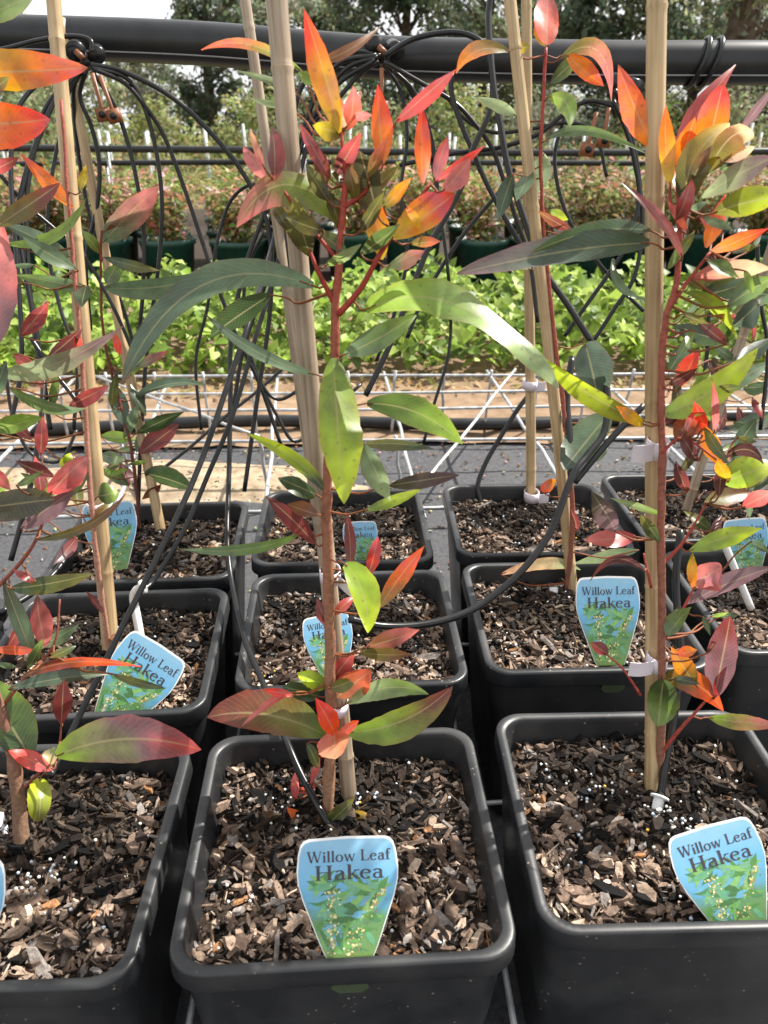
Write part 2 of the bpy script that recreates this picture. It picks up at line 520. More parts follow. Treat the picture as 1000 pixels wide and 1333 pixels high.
def litter_mesh(seed, count):
    mb = MB(); mb.smooth = False
    for i in range(count):
        x, y = random.uniform(-HS, HS), random.uniform(-HS, HS)
        if abs(x) > HS-.02 and abs(y) > HS-.02 and (abs(x)-(HS-.02))**2+(abs(y)-(HS-.02))**2 > .02**2: continue
        L = random.choice((.004, .006, .009, .012, .016))*random.uniform(.7, 1.4)
        W = L*random.uniform(.18, .55)
        if i % 9 == 0: L, W = random.uniform(.012, .026), random.uniform(.0008, .0016)
        v, f = chip_geo(L, W, W*random.uniform(.25, .6))
        r = rnd_rot(.45)
        c = Vector((x, y, soil_z(x, y, seed)+random.uniform(-.002, .005)))
        k = 1.1-.98*damp_shade(x, y, seed)*random.uniform(.8, 1)  # litter colour darkened by the painted shade and damp
        mb.add([r @ p+c for p in v], f, tuple(q*k for q in bark_col()))
    me = mb.mesh('bark_litter')
    me.materials.append(M['bark'])
    return me
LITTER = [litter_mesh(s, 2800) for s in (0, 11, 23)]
def soil_mesh(seed):
    mb = MB(); n = 40; vs_, fs = [], []
    for j in range(n+1):
        for i in range(n+1):
            x, y = (2*i/n-1)*HS, (2*j/n-1)*HS
            # keep the sheet inside the pot's rounded corners
            q = HS-.024
            if abs(x) > q and abs(y) > q:
                dx, dy = abs(x)-q, abs(y)-q
                l = math.hypot(dx, dy)
                if l > .024:
                    x, y = math.copysign(q+dx/l*.024, x), math.copysign(q+dy/l*.024, y)
            vs_.append((x, y, soil_z(x, y, seed)-.002+.0015*noise.noise(Vector((x*160, y*160, seed)))))
    for j in range(n):
        for i in range(n):
            a = j*(n+1)+i
            fs.append((a, a+1, a+n+2, a+n+1))
    mb.add(vs_, fs)
    me = mb.mesh('potting_mix'); me.materials.append(M['soil'])
    return me
SOILS = [soil_mesh(s) for s in (0, 11, 23)]
def chip_mesh(i, k=1.0):
    L = random.choice((.011, .013, .015, .018, .022, .028, .034))*random.uniform(.85, 1.2)
    W = min(.013, L*random.uniform(.22, .62)) if i % 3 else max(.0025, L*.15)
    v, f = chip_geo(L, W, min(.005, W*random.uniform(.2, .45)))
    mb = MB(); mb.smooth = False
    mb.add(v, f, tuple(q*k for q in bark_col()))
    me = mb.mesh('bark_chip'); me.materials.append(M['bark'])
    return me
CHIPS = [chip_mesh(i, 1.08) for i in range(70)]
DARKCHIPS = [chip_mesh(i, .17) for i in range(50)]  # darkened chips for the patch of painted shade and damp
def ico(mb, c, r, col):
    t = 1.618
    v = [Vector(p).normalized()*r+c for p in ((-1,t,0),(1,t,0),(-1,-t,0),(1,-t,0),(0,-1,t),(0,1,t),(0,-1,-t),(0,1,-t),(t,0,-1),(t,0,1),(-t,0,-1),(-t,0,1))]
    f = [(0,11,5),(0,5,1),(0,1,7),(0,7,10),(0,10,11),(1,5,9),(5,11,4),(11,10,2),(10,7,6),(7,1,8),(3,9,4),(3,4,2),(3,2,6),(3,6,8),(3,8,9),(4,9,5),(2,4,11),(6,2,10),(8,6,7),(9,8,1)]
    mb.add(v, f, col)

def make_pot(x, y, rz, label, nchips, nprill, variant, cluster=None, group='square black pots in rows'):
    root = empty('square_pot', (x, y, 0), RAD(rz))
    root.scale = (1, .945, 1)
    tag(root, label, 'pot', group)
    link('body', body_me, None, root)
    link('rim', rim_me, None, root)
    s = link('potting_mix', SOILS[variant], None, root)
    l = link('bark_litter', LITTER[variant], None, root); l['kind'] = 'stuff'
    l.rotation_euler.z = 0
    sd = (0, 11, 23)[variant]
    for i in range(nchips):
        cx, cy = random.uniform(-HS+.012, HS-.012), random.uniform(-HS+.012, HS-.012)
        o = bpy.data.objects.new('bark_chip', random.choice(DARKCHIPS if damp_shade(cx, cy, sd)*random.uniform(.7, 1.1) > .5 else CHIPS))
        COL.objects.link(o); o.parent = s
        o.location = (cx, cy, soil_z(cx, cy, sd)+random.uniform(.002, .0055))
        o.rotation_euler = rnd_rot(.32).to_euler()
    mb = MB()
    for i in range(nprill):
        if cluster and random.random() < .65:
            cl = random.choice(cluster)
            cx, cy = random.gauss(cl[0], .013), random.gauss(cl[1], .013)
        else:
            cx, cy = random.uniform(-HS+.012, HS-.012), random.uniform(-HS+.012, HS-.012)
        if max(abs(cx), abs(cy)) > HS-.006: continue
        col = random.choices([(0.72, .74, .76), (.5, .62, .72), (.62, .6, .54), (.6, .36, .05), (.4, .38, .34)], [5, 4, 4, .5, 3])[0]
        ico(mb, Vector((cx, cy, soil_z(cx, cy, sd)+random.uniform(.004, .0075))), random.uniform(.0010, .0018), col)
    p = mb.build('fertiliser_prills', M['prill'], root); p['kind'] = 'stuff'
    return root

FM = make_pot(-.013, .468, .6, 'black pot at front centre with the upright label on its rim', 230, 75, 0, [(0, -.02), (.02, .06), (-.06, .05)])
FL = make_pot(-.2885, .4635, -1.0, 'black pot cut off at the front left corner of the picture', 230, 85, 1, [(.02, -.01), (-.02, -.03)])
FR = make_pot(.2655, .4835, -1.2, 'black pot at front right with a tilted label on its rim', 230, 140, 2, [(.02, .0), (.03, -.015), (-.05, .03)])
SM = make_pot(-.004, .7765, .5, 'black pot directly behind the front centre pot', 90, 60, 1)
SR = make_pot(.2755, .7905, -.6, 'black pot with upright label, directly behind the front right pot', 90, 60, 0)
SL = make_pot(-.2865, .742, 1.2, 'black pot with a slanting label, directly behind the front left pot', 80, 50, 2)
SX = make_pot(.561, .812, -1.0, 'black pot at right edge, second row back', 60, 30, 1)
SY = make_pot(-.566, .735, .8, 'black pot at left edge, second row back', 30, 20, 0)
TM = make_pot(-.014, 1.041, 0.2, 'black pot third back in the centre column', 50, 30, 2)
TR = make_pot(.279, 1.052, -1.0, 'black pot third back with two bamboo stakes, right of centre', 60, 40, 1)
TL = make_pot(-.291, 1.006, .9, 'black pot third back on the left, with an upright label', 60, 30, 0)
TX = make_pot(.556, 1.082, -.5, 'black pot third back at the right edge', 40, 20, 2)

# ------------------------------------------------------------------ wire rack between and beyond the pots
rack = empty('wire_rack', (0.1, 1.2, 0))
tag(rack, 'galvanised wire pot rack on short legs, running on empty behind the pots', 'rack')
RZ = 0.17
def wire(a, b, r=.004, name='wire'):
    mb = MB(); a, b = Vector(a), Vector(b)
    n = 6
    pts = [a.lerp(b, i/n)+Vector((.003*random.uniform(-1, 1), .003*random.uniform(-1, 1), .004*random.uniform(-1, 1)) if 0 < i < n else (0, 0, 0)) for i in range(n+1)]
    mb.tube(pts, r, 8)
    return part(mb, name, M['wire'], rack)
for x, x2 in ((-.71, -.76), (-.4265, -.50), (-.1515, -.20), (.1295, .10), (.4165, .395), (.69, .70), (.97, 1.0)):
    wire((x, .30, .09), (x, 1.19, .09), .003)
    wire((x, 1.21, RZ), (x2, 2.13, RZ))
for y in (.345+.27, .918):
    wire((-1.25, y+.02, .082), (1.45, y+.045, .082), .003)
wire((.16, .322, .150), (1.2, .345, .150), .0038)
for y in (1.20, 1.585, 1.80, 1.93, 2.09):
    wire((-1.25, y+.02, RZ+.0066), (1.45, y-.045 if y > 1.3 else y+.045, RZ+.0080), .0038)
for i in range(20):
    x = -1.2+.133*i
    wire((x, 2.09+.015-.06*(i/19), RZ+.02), (x+random.uniform(-.012, .012), 2.10, -.01), .004, 'leg')
for x in (-.95, -.5, -.2, .1, .395, .7, 1.0):
    wire((x, 1.59, RZ+.012), (x+.02, 1.60, -.01), .004, 'leg')
wire((.325, .322, .158), (.337, .333, -.005), .0042, 'leg')
wire((-.44, .333, RZ+.012), (-.44, .333, -.005), .0042, 'leg')
wire((-.70, 2.1, RZ+.01), (-.20, 1.6, RZ+.012), .0035, 'brace')
wire((.12, 1.28, RZ+.014), (.47, 2.1, RZ+.012), .0035, 'brace')

# ------------------------------------------------------------------ bamboo stakes
def stake(pb, pt, dia_px_b, dia_px_t, mat, label, extra=0.0, n_nodes=4):
    b, t = P(*pb), P(*pt)
    t = t+(t-b)*extra
    axis = (t-b); L = axis.length
    root = empty('bamboo_stake', tuple(b))
    root.rotation_mode = 'QUATERNION'
    root.rotation_quaternion = axis.to_track_quat('Z', 'X')
    tag(root, label, 'stake', 'bamboo stakes')
    r0 = dia_px_b/2/1000*pb[2]; r1 = dia_px_t/2/1000*pt[2]
    mb = MB(); pts, rad = [], []
    nodes = [(i+.5+random.uniform(-.15, .15))/n_nodes for i in range(n_nodes)]
    ts = sorted(set([i/60 for i in range(61)]+[k+d for k in nodes for d in (-.004, 0, .004)]))
    ph = random.random()*9
    for q in ts:
        if q < 0 or q > 1: continue
        bow = .004*math.sin(q*3+ph)-.004*math.sin(ph)*(1-q)-.004*math.sin(3+ph)*q
        pts.append((bow, 0.6*bow, q*(L+.03)-.03))
        rr = r0+(r1-r0)*q
        if any(abs(q-k) < .002 for k in nodes): rr *= 1.1
        rad.append(rr)
    mb.tube(pts, rad, 16)
    mb.build('cane', mat, root)
    for k in nodes:
        rr = (r0+(r1-r0)*k)*1.085
        nb = MB()
        bow = .004*math.sin(k*3+ph)-.004*math.sin(ph)*(1-k)-.004*math.sin(3+ph)*k
        z = k*(L+.03)-.03
        nb.tube([(bow, .6*bow, z-.0018), (bow, .6*bow, z-.0006), (bow, .6*bow, z+.0006), (bow, .6*bow, z+.0018)], [rr*.93, rr, rr, rr*.93], 16, cap=False)
        nb.build('node_ring', M['bamboo'], root)
    return root
stake((455, 1040, .722), (362, 0, .53), 20, 29, M['bamboo_grey'], 'thick weathered bamboo stake in the front centre pot', .12)
stake((848, 1030, .734), (857, 0, .545), 18, 26, M['bamboo'], 'pale bamboo stake in the front right pot', .12, 5)
stake((145, 852, .93), (70, 0, .80), 22, 18, M['bamboo'], 'tan bamboo stake in the pot behind the front left pot', .1)
stake((210, 692, 1.21), (86, 60, 1.08), 13, 12, M['bamboo'], 'thin bamboo stake leaning behind the tan left stake', .05)
stake((745, 772, 1.05), (664, 0, .86), 14, 16, M['bamboo'], 'slanting bamboo stake in the pot behind the front right pot', .1)
stake((691, 655, 1.30), (686, 0, 1.02), 13, 13, M['bamboo'], 'upright thin bamboo stake at back, beside the slanting stake', .1)
stake((416, 700, 1.20), (318, 0, .98), 12, 14, M['bamboo_grey'], 'thin pale stake rising behind the thick centre stake', .1)
stake((898, 650, 1.26), (1012, 300, 1.1), 12, 12, M['bamboo_grey'], 'dark leaning stake near the right edge of the picture', .1)

# ------------------------------------------------------------------ saplings
K = dict(gr=(104, 134, 52), bg=(134, 170, 52), dg=(46, 70, 34), sl=(72, 94, 76), lm=(184, 208, 30), ol=(98, 98, 34), ye=(206, 172, 10),
         og=(246, 134, 8), rd=(242, 44, 26), ro=(244, 82, 22), mr=(112, 38, 38), dm=(66, 32, 36), pk=(212, 112, 106), pr=(194, 70, 68),
         mv=(122, 90, 98), br=(122, 74, 40), dk=(56, 56, 32), pe=(230, 172, 128), pg=(150, 172, 118), gg=(92, 118, 84), co=(222, 96, 62), cr=(232, 214, 156))
K = {k: lin(v) for k, v in K.items()}
def mixc(a, b, t):
    return tuple(a[i]*(1-t)+b[i]*t for i in range(3))

def fillers(seed, n, xr, yr, toward, cols, lmin=24, lmax=58):
    q = random.Random(seed); out = []
    for i in range(n):
        x, y = q.uniform(*xr), q.uniform(*yr)
        a = q.gauss(toward, 55)
        L = q.uniform(lmin, lmax)
        c = q.choice(cols)
        out.append((x, y, x+math.cos(RAD(a))*L, y-math.sin(RAD(a))*L, L*q.uniform(.2, .36), c[0], c[1], dict(z=q.uniform(-.03, .06))))
    return out
def leaf_mesh(pts, widths, nrm_fn, c1, c2, fold, seed, root_loc, cm=None):
    mb = MB(); vs_, cs, uvs, fs = [], [], [], []
    m = len(pts); S = (-1, -.72, -.38, -.1, .1, .38, .72, 1)
    for i, p in enumerate(pts):
        t = i/(m-1)
        tg = (pts[min(i+1, m-1)]-pts[max(i-1, 0)]).normalized()
        nn = nrm_fn(t, p, tg)
        wd = tg.cross(nn).normalized()
        for s in S:
            ww = widths[i]/2
            asym = 1+.16*s*math.sin(seed*3)
            wave = .09*math.sin(t*8+seed+s*1.7)*ww*abs(s)
            jag = 1+(.10*noise.noise(Vector((t*16, s*9+seed, seed*2))) if abs(s) > .9 else 0)
            vs_.append(p+wd*(s*ww*asym*jag)+nn*(fold*ww*(abs(s)**1.5)+wave)-Vector(root_loc))
            tt = min(1, max(0, t+.3*noise.noise(Vector((t*3.5+seed, s*1.2, seed*.7)))))
            if cm is not None:
                c = mixc(c1, cm, tt*2) if tt < .5 else mixc(cm, c2, tt*2-1)
            else:
                c = mixc(c1, c2, tt*tt*(3-2*tt))
            g = 1+.22*noise.noise(Vector((t*7, s*2.4+seed, seed)))
            c = tuple(q*g for q in c)
            if t > .93 and int(seed*10) % 3 == 0: c = mixc(c, (.10, .05, .025), (t-.93)/.07*.8)
            if abs(s) > .95: c = mixc(c, (c[0]*1.25+.02, c[1]*.85, c[2]*.85), .5)
            cs.append(c); uvs.append((t, (s+1)/2))
    k = len(S)
    for i in range(m-1):
        for j in range(k-1):
            a = i*k+j
            fs.append((a, a+1, a+k+1, a+k))
    mb.add(vs_, fs, cs, uvs)
    return mb

def sapling(name, label, stem_px, stem_r, stem_col, leaves, tipspread=.025, seed=1, stem2=()):
    rng = random.Random(seed)
    base = P(*stem_px[0])
    root = empty(name, tuple(base))
    tag(root, label, 'sapling', 'willow-leaf saplings')
    sp = catmull([P(*q) for q in stem_px], 6)
    # slight natural kinks
    sp = [p+Vector((.0012*noise.noise(p*60), .0012*noise.noise(p*60+Vector((5, 5, 5))), 0)) for p in sp]
    m = len(sp)
    rad = [stem_r[0]+(stem_r[1]-stem_r[0])*(i/(m-1))**.8 for i in range(m)]
    rad = [r_*(1+.16*noise.noise(p*95)+(.16 if i % 7 == 3 else 0)) for i, (r_, p) in enumerate(zip(rad, sp))]
    mb = MB()
    mb.tube(sp, rad, 10)
    mb.c = [mixc(stem_col[0], stem_col[1], (i//10)/(m-1)) for i in range(m*10)]
    part(mb, 'stem', M['stem'], root)
    nodes = list(sp)
    for br in stem2:
        pts = catmull([P(*q) for q in br[0]], 5)
        mb = MB(); n = len(pts)
        mb.tube(pts, [br[1]*(1-.5*i/(n-1)) for i in range(n)], 8, col=stem_col[1])
        part(mb, 'branch', M['stem'], root)
        nodes += pts
    # depth along the stem as a function of picture row, from the stem itself
    prof = sorted((666.5-1000*(p-CAM).dot(UP)/depth_of(p), depth_of(p)) for p in sp)
    def dep(y):
        if y <= prof[0][0]: return prof[0][1]
        for (ya, da), (yb, db) in zip(prof, prof[1:]):
            if ya <= y <= yb: return da+(db-da)*((y-ya)/max(1e-6, yb-ya))
        return prof[-1][1]
    for L in leaves:
        bx, by, tx, ty, w, c1, c2 = L[:7]
        o = L[7] if len(L) > 7 else {}
        db = dep(by)+o.get('z', rng.uniform(-.012, .012)); dt = db+o.get('t', rng.uniform(-tipspread*1.6, tipspread))
        mx, my = o.get('m', ((bx+tx)/2+rng.uniform(-.04, .04)*(ty-by), (by+ty)/2+rng.uniform(-.04, .04)*(tx-bx)))
        dm_ = (db+dt)/2-rng.uniform(-.012, .022)
        cx, cy = 2*mx-(bx+tx)/2, 2*my-(by+ty)/2
        n = 19
        pts = []
        for i in range(n):
            t = i/(n-1)
            a, b2, c_ = (1-t)**2, 2*t*(1-t), t*t
            pts.append(P(a*bx+b2*cx+c_*tx, a*by+b2*cy+c_*ty, a*db+b2*dm_+c_*dt))
        roll = RAD(o.get('r', rng.uniform(-42, 42)))
        twist = RAD(o.get('tw', rng.uniform(-22, 22)))
        Ls = sum((pts[i+1]-pts[i]).length for i in range(n-1))
        pw = o.get('p', rng.uniform(.8, 1.05))
        wm = .94*w/1000*(db+dt)/2/max(.55, math.cos(roll))
        widths = []
        for i in range(n):
            t = i/(n-1)
            u = t**o.get('k', .92)
            widths.append(max(.0006, wm*(math.sin(math.pi*min(1, .015+u*.985))**pw)*(1.0)+.0012*(1-t)))
        def nf(t, p, tg, roll=roll, twist=twist, glare=o.get('g')):
            v = (CAM-p); v = v-tg*v.dot(tg); v.normalize()
            if glare is not None and abs(t-glare) < .35:
                h = v+SUN; h = h-tg*h.dot(tg); h.normalize()
                k = 1-(abs(t-glare)/.35)**2
                return (Matrix.Rotation(roll+twist*(t-.5), 3, tg) @ v).lerp(h, k).normalized()
            return Matrix.Rotation(roll+twist*(t-.5), 3, tg) @ v
        mb = leaf_mesh(pts, widths, nf, K[c1], K[c2], o.get('f', rng.uniform(.05, .28))*rng.choice((1, 1, -1)), rng.uniform(0, 30), base, K[o['c']] if 'c' in o else None)
        mb.build('leaf', M['leaf'], root)
        # petiole or twig back to the stem
        b3 = pts[0]
        best = min(nodes, key=lambda q: (q-b3).length+.35*max(0, q.z-b3.z))
        dist = (best-b3).length
        if dist > .008 and not o.get('free'):
            e = best
            mid = b3.lerp(e, .5)+Vector((0, 0, -.12*dist))
            t0 = pts[0]+(pts[0]-pts[1]).normalized()*.004
            pp = catmull([pts[1], b3, t0.lerp(mid, .5), mid, e], 3)
            mb2 = MB(); q = len(pp)
            mb2.tube(pp, [.0005+(.0004+.0045*min(dist, .12))*(i/(q-1)) for i in range(q)], 6, col=mixc(stem_col[1], mixc(K['mr'], K['ol'], .45), .7))
            part(mb2, 'twig', M['stem'], root)
    return root

# ---- centre front sapling
LB = [
 (443,173,395,10,33,'ye','rd',dict(r=-8,p=.95,t=-.02,f=.12)), (446,174,407,163,24,'ol','ye',dict(r=-10)),
 (498,214,492,110,29,'og','rd',dict(r=-12)), (550,238,549,136,22,'og','rd',dict(r=5)),
 (516,158,594,90,21,'pr','pr',dict(r=25)), (567,236,631,190,12,'pr','rd',{}), (567,232,583,177,17,'pk','pr',dict(r=18)),
 (577,248,612,206,26,'pk','pk',dict(r=20)), (513,310,592,252,44,'ye','rd',dict(r=-18,k=1.15,p=.75)), (535,317,574,314,13,'ol','co',{}),
 (506,346,553,326,22,'pg','pk',dict(r=25)), (497,338,469,236,30,'ye','rd',dict(r=-15,m=(490,290))),
 (455,292,308,296,44,'bg','pk',dict(c='ol',m=(372,240),r=22,p=.7,t=-.03)), (404,334,384,256,34,'dk','ol',dict(r=-12)),
 (400,330,360,262,20,'ol','ye',{}), (490,278,468,196,42,'dk','dk',dict(r=-28,p=.75)), (437,228,470,173,22,'dm','pr',{}),
 (357,234,354,163,22,'mr','mr',dict(r=-20)), (346,234,317,190,17,'pk','pk',dict(r=20)), (343,216,325,168,9,'pk','pe',{}),
 (430,232,390,160,15,'mr','pr',{}), (455,168,460,112,24,'co','pk',dict(r=15)), (448,168,440,122,14,'pe','co',{}), (460,152,484,150,11,'pk','pk',{}),
 (425,240,412,190,20,'br','mr',{}), (455,250,432,205,24,'dk','ol',{}), (462,262,452,210,18,'ol','br',{}), (470,262,520,215,18,'br','ol',{}),
 (428,262,398,212,20,'dk','ol',{}), (420,300,372,282,22,'dk','ol',{}), (446,300,428,248,20,'ol','dk',{}), (470,300,500,250,18,'dk','ol',{}), (452,330,410,300,18,'dg','ol',{}),
 (470,330,520,292,20,'dg','gr',{}), (480,230,505,180,16,'ol','co',{}), (500,270,535,232,16,'ol','og',{}), (376,300,352,262,18,'dk','ol',{}), (425,345,470,318,14,'gr','pg',{}), (530,270,548,300,11,'og','ye',{}),
 (405,84,496,34,13,'br','br',dict(m=(452,66),z=.06)), (392,92,262,65,13,'gr','co',dict(m=(325,58),z=.05)), (410,107,388,94,15,'gr','gr',dict(z=.04)),
 (380,112,310,92,8,'gg','pg',dict(z=.05)), (380,142,324,127,8,'gr','pg',dict(z=.05)), (470,120,415,150,11,'gg','gr',dict(z=.05)),
 (408,372,158,500,40,'gg','sl',dict(m=(262,372),r=18,p=.6,t=-.04,f=.1)), (410,487,266,408,16,'gg','sl',dict(m=(335,458))),
 (352,384,274,438,32,'dg','dg',dict(r=-25,z=.03)), (434,466,448,656,57,'gr','lm',dict(r=18,p=.72,t=-.03,f=.1,tw=14,g=.3)),
 (476,403,728,506,44,'bg','pg',dict(m=(598,398),r=30,tw=30,p=.55,t=-.04,f=.06,g=.66)), (448,462,542,410,32,'gg','gr',dict(r=15)),
 (478,525,602,578,40,'dg','bg',dict(r=16,m=(545,538),p=.72)), (472,576,508,652,30,'gg','pg',dict(r=10)), (472,578,564,584,15,'ol','dg',{}),
 (508,632,598,618,20,'dk','dm',{}), (476,664,550,636,15,'gr','lm',{}), (424,640,321,564,19,'dg','lm',dict(m=(383,598))),
 (412,644,362,622,24,'dg','dg',{}), (410,708,346,646,24,'mr','mr',dict(r=-15)), (414,670,374,656,21,'br','br',{}),
 (388,696,234,715,15,'gr','gg',dict(m=(320,715))), (449,734,479,824,40,'bg','lm',dict(r=-10,p=.72,m=(472,770))), (448,742,466,736,16,'lm','lm',{}),
 (480,748,492,698,17,'mr','rd',{}), (456,738,450,664,15,'mr','mr',{}), (493,792,553,710,24,'ol','ro',dict(r=-10)),
 (478,842,546,820,24,'br','pk',{}), (470,850,535,852,18,'ol','br',{}), (430,818,412,778,16,'mr','mr',{}), (436,800,462,776,14,'co','pr',{}),
 (424,957,270,934,60,'gr','mr',dict(c='br',r=12,p=.75,m=(345,930),t=-.03,f=.06)), (378,902,314,946,10,'pr','pk',dict(m=(352,915),z=-.03)), (382,905,342,898,10,'pr','rd',dict(z=-.03)),
 (452,953,589,894,42,'bg','mr',dict(r=14,m=(525,938),p=.72)), (452,916,558,904,26,'pg','gr',dict(r=22,m=(505,895))),
 (437,957,410,908,26,'ro','rd',dict(r=15,z=-.02)), (440,956,467,938,13,'co','ro',dict(z=-.02)), (434,952,437,988,44,'co','pe',dict(r=20,p=.6,z=-.02)),
 (426,892,387,876,24,'bg','lm',dict(r=20)), (416,907,368,894,27,'dg','dg',{}), (432,886,462,848,24,'mr','pr',dict(r=15)), (430,896,466,882,18,'ol','gr',{}),
 (438,908,484,872,38,'br','co',dict(r=25)), (412,1068,374,1050,13,'og','co',dict(m=(385,1062))), (384,1040,384,1006,11,'pr','pk',{}), (385,1030,412,1024,8,'co','pr',{}),
 (405,1020,415,985,9,'pr','pk',{}), (421,1077,462,1038,19,'dg','ol',dict(r=15)), (457,1056,501,1078,20,'ye','pe',dict(r=25)), (400,968,414,1000,14,'dg','ol',{}),
]
sapling('hakea_sapling', 'tall sapling with orange and red top leaves on the thick centre stake',
        [(427,1066,.706),(430,960,.69),(430,850,.66),(427,740,.63),(425,650,.605),(430,560,.585),(436,460,.57),(437,400,.56),(441,340,.55),(447,270,.54),(452,215,.535)],
        (.0056, .0022), (lin((140, 108, 84)), lin((142, 48, 36))), LB, seed=3,
        stem2=[([(438,400,.56),(415,355,.552),(403,325,.55)], .0022), ([(440,410,.56),(470,375,.555),(495,330,.545),(530,280,.54),(560,240,.535)], .0024),
               ([(447,270,.54),(475,250,.54),(498,215,.54)], .0018), ([(450,225,.535),(446,190,.53),(445,170,.53)], .0018), ([(428,905,.68),(434,935,.675),(436,958,.675)], .002),
               ([(417,1075,.735),(407,1030,.72),(412,1000,.71),(424,975,.70)], .0014), ([(441,340,.55),(400,290,.545),(360,235,.54)], .0016)])

# ---- right front sapling
LC = [
 (850,192,805,84,34,'og','ro',dict(r=-10,z=.02)), (873,242,867,138,21,'ye','ro',dict(r=-12)), (884,222,905,153,29,'og','ro',dict(r=-8)),
 (878,192,958,84,24,'mr','pr',dict(r=-20,z=.02)), (918,200,941,108,40,'og','rd',dict(r=-6,p=.7)), (893,264,950,160,44,'dk','ye',dict(c='ol',r=-15,m=(905,205),p=.6,z=-.01)),
 (922,222,982,180,34,'ol','cr',dict(c='br',r=35,m=(955,176),p=.5,z=-.015)), (902,232,926,190,14,'dk','br',dict(z=-.02)), (935,205,983,190,18,'pe','cr',dict(z=-.025)),
 (914,257,1012,203,31,'pg','mv',dict(r=28)), (930,277,1022,255,38,'ol','lm',dict(r=-15)), (962,172,1010,112,12,'mv','mv',{}),
 (919,322,944,253,22,'og','rd',dict(r=-8)), (924,329,1001,297,19,'og','rd',dict(r=5)), (904,362,1004,350,27,'pk','cr',dict(r=35)),
 (892,367,958,362,24,'ol','gr',dict(r=-10)), (905,387,992,360,28,'dg','gg',{}), (948,398,1008,360,28,'gg','gr',dict(r=18)), (988,395,954,426,32,'sl','sl',{}),
 (888,378,958,438,18,'gr','lm',dict(m=(930,398))), (862,538,987,453,40,'bg','lm',dict(r=-12,m=(925,510),p=.75)), (887,502,911,455,24,'ro','rd',dict(r=-5)),
 (878,424,952,450,24,'sl','dg',{}), (946,448,904,414,15,'mr','dm',dict(z=-.02)), (888,334,810,238,12,'pk','mr',dict(m=(862,288),z=-.02)),
 (846,316,594,357,40,'dg','mv',dict(c='sl',r=22,m=(730,328),p=.62,t=-.02,f=.1)), (846,300,690,330,24,'sl','dg',dict(r=-30,m=(770,302),z=.02)), (798,336,840,390,11,'gg','gg',dict(m=(806,372),free=1)),
 (840,548,700,460,27,'ol','lm',dict(m=(772,516),r=-12)), (838,552,802,528,16,'ye','og',dict(z=-.01)),
 (880,574,912,526,34,'br','ro',dict(r=-10)), (918,557,904,523,15,'rd','rd',{}), (930,562,928,496,9,'pk','pr',{}), (938,604,916,553,24,'og','og',dict(r=-10)),
 (948,628,934,598,16,'ye','og',{}), (942,628,1008,603,42,'bg','lm',dict(r=-14,p=.7)), (918,654,978,640,24,'ol','br',{}), (898,717,992,688,27,'bg','lm',dict(r=-8)),
 (864,546,906,530,22,'dm','dm',{}), (940,597,994,604,17,'dm','dm',dict(m=(972,585))), (828,699,761,703,25,'pr','pk',dict(r=30)), (802,692,770,640,30,'mv','dk',{}),
 (860,669,794,648,9,'gr','pg',{}), (858,704,832,668,16,'dg','ol',{}), (904,764,940,737,40,'pk','pk',dict(r=30,p=.6)), (904,766,902,720,13,'og','ye',dict(z=-.01)),
 (894,786,1008,738,24,'mv','mv',dict(r=22)), (868,828,900,790,23,'gg','gr',{}), (930,907,951,802,39,'mv','mr',dict(r=-12,p=.7)), (906,892,874,842,26,'ol','og',dict(r=-10)),
 (882,852,908,846,15,'ro','og',dict(z=-.015)), (864,886,942,926,33,'ol','ro',dict(r=12,m=(902,888))), (932,907,946,868,14,'rd','rd',{}), (864,884,857,946,42,'dg','gr',dict(r=12,p=.62)),
 (924,934,1014,945,21,'bg','pk',{}), (838,742,768,757,11,'dm','mr',dict(m=(800,728))), (792,852,768,836,16,'mr','mr',{}),
 (908,600,885,560,16,'dm','mr',{}), (960,580,985,545,20,'sl','dg',dict(z=.05)), (895,640,880,600,16,'mr','dm',{}), (925,690,890,665,16,'dg','ol',{}), (968,660,1010,640,22,'pr','pk',{}),
 (870,350,905,300,14,'gr','ol',{}), (905,430,880,470,12,'gr','gg',{}), (895,300,870,262,10,'co','pr',{}), (885,262,878,215,9,'pr','co',{}), (960,470,1008,440,22,'dg','sl',{}),
]
DKC = [('dg', 'gr'), ('sl', 'dg'), ('ol', 'dg'), ('dm', 'mr'), ('gr', 'bg'), ('gg', 'gg'), ('dk', 'ol'), ('mr', 'pr')]
LC += fillers(101, 15, (880, 985), (270, 450), 20, DKC)+fillers(102, 18, (868, 985), (450, 720), 10, DKC+[('dm', 'mr'), ('mr', 'ro')])+fillers(103, 8, (868, 940), (720, 900), 20, DKC, 18, 40)
sapling('hakea_sapling', 'tall sapling with orange tips tied to the pale front right stake',
        [(857,1022,.735),(861,940,.70),(862,860,.672),(861,700,.628),(862,600,.605),(861,540,.592),(862,470,.58),(868,410,.572),(880,370,.566),(886,295,.556),(884,235,.55)],
        (.0040, .0019), (lin((128, 92, 74)), lin((150, 62, 52))), LC, seed=5,
        stem2=[([(869,405,.572),(893,370,.566),(925,328,.56)], .002), ([(886,300,.556),(900,265,.553),(918,205,.55)], .0016), ([(886,300,.556),(873,262,.553),(872,238,.55)], .0014),
               ([(858,985,.715),(885,950,.70),(905,928,.695),(925,905,.69)], .0019), ([(864,832,.665),(885,800,.655),(904,765,.65)], .0019), ([(862,735,.64),(890,705,.63),(920,655,.62)], .0017),
               ([(834,905,.69),(812,872,.68),(790,852,.68)], .0013), ([(861,590,.60),(890,570,.595),(935,600,.6)], .0015), ([(848,765,.65),(842,740,.645),(838,720,.645)], .0014)])

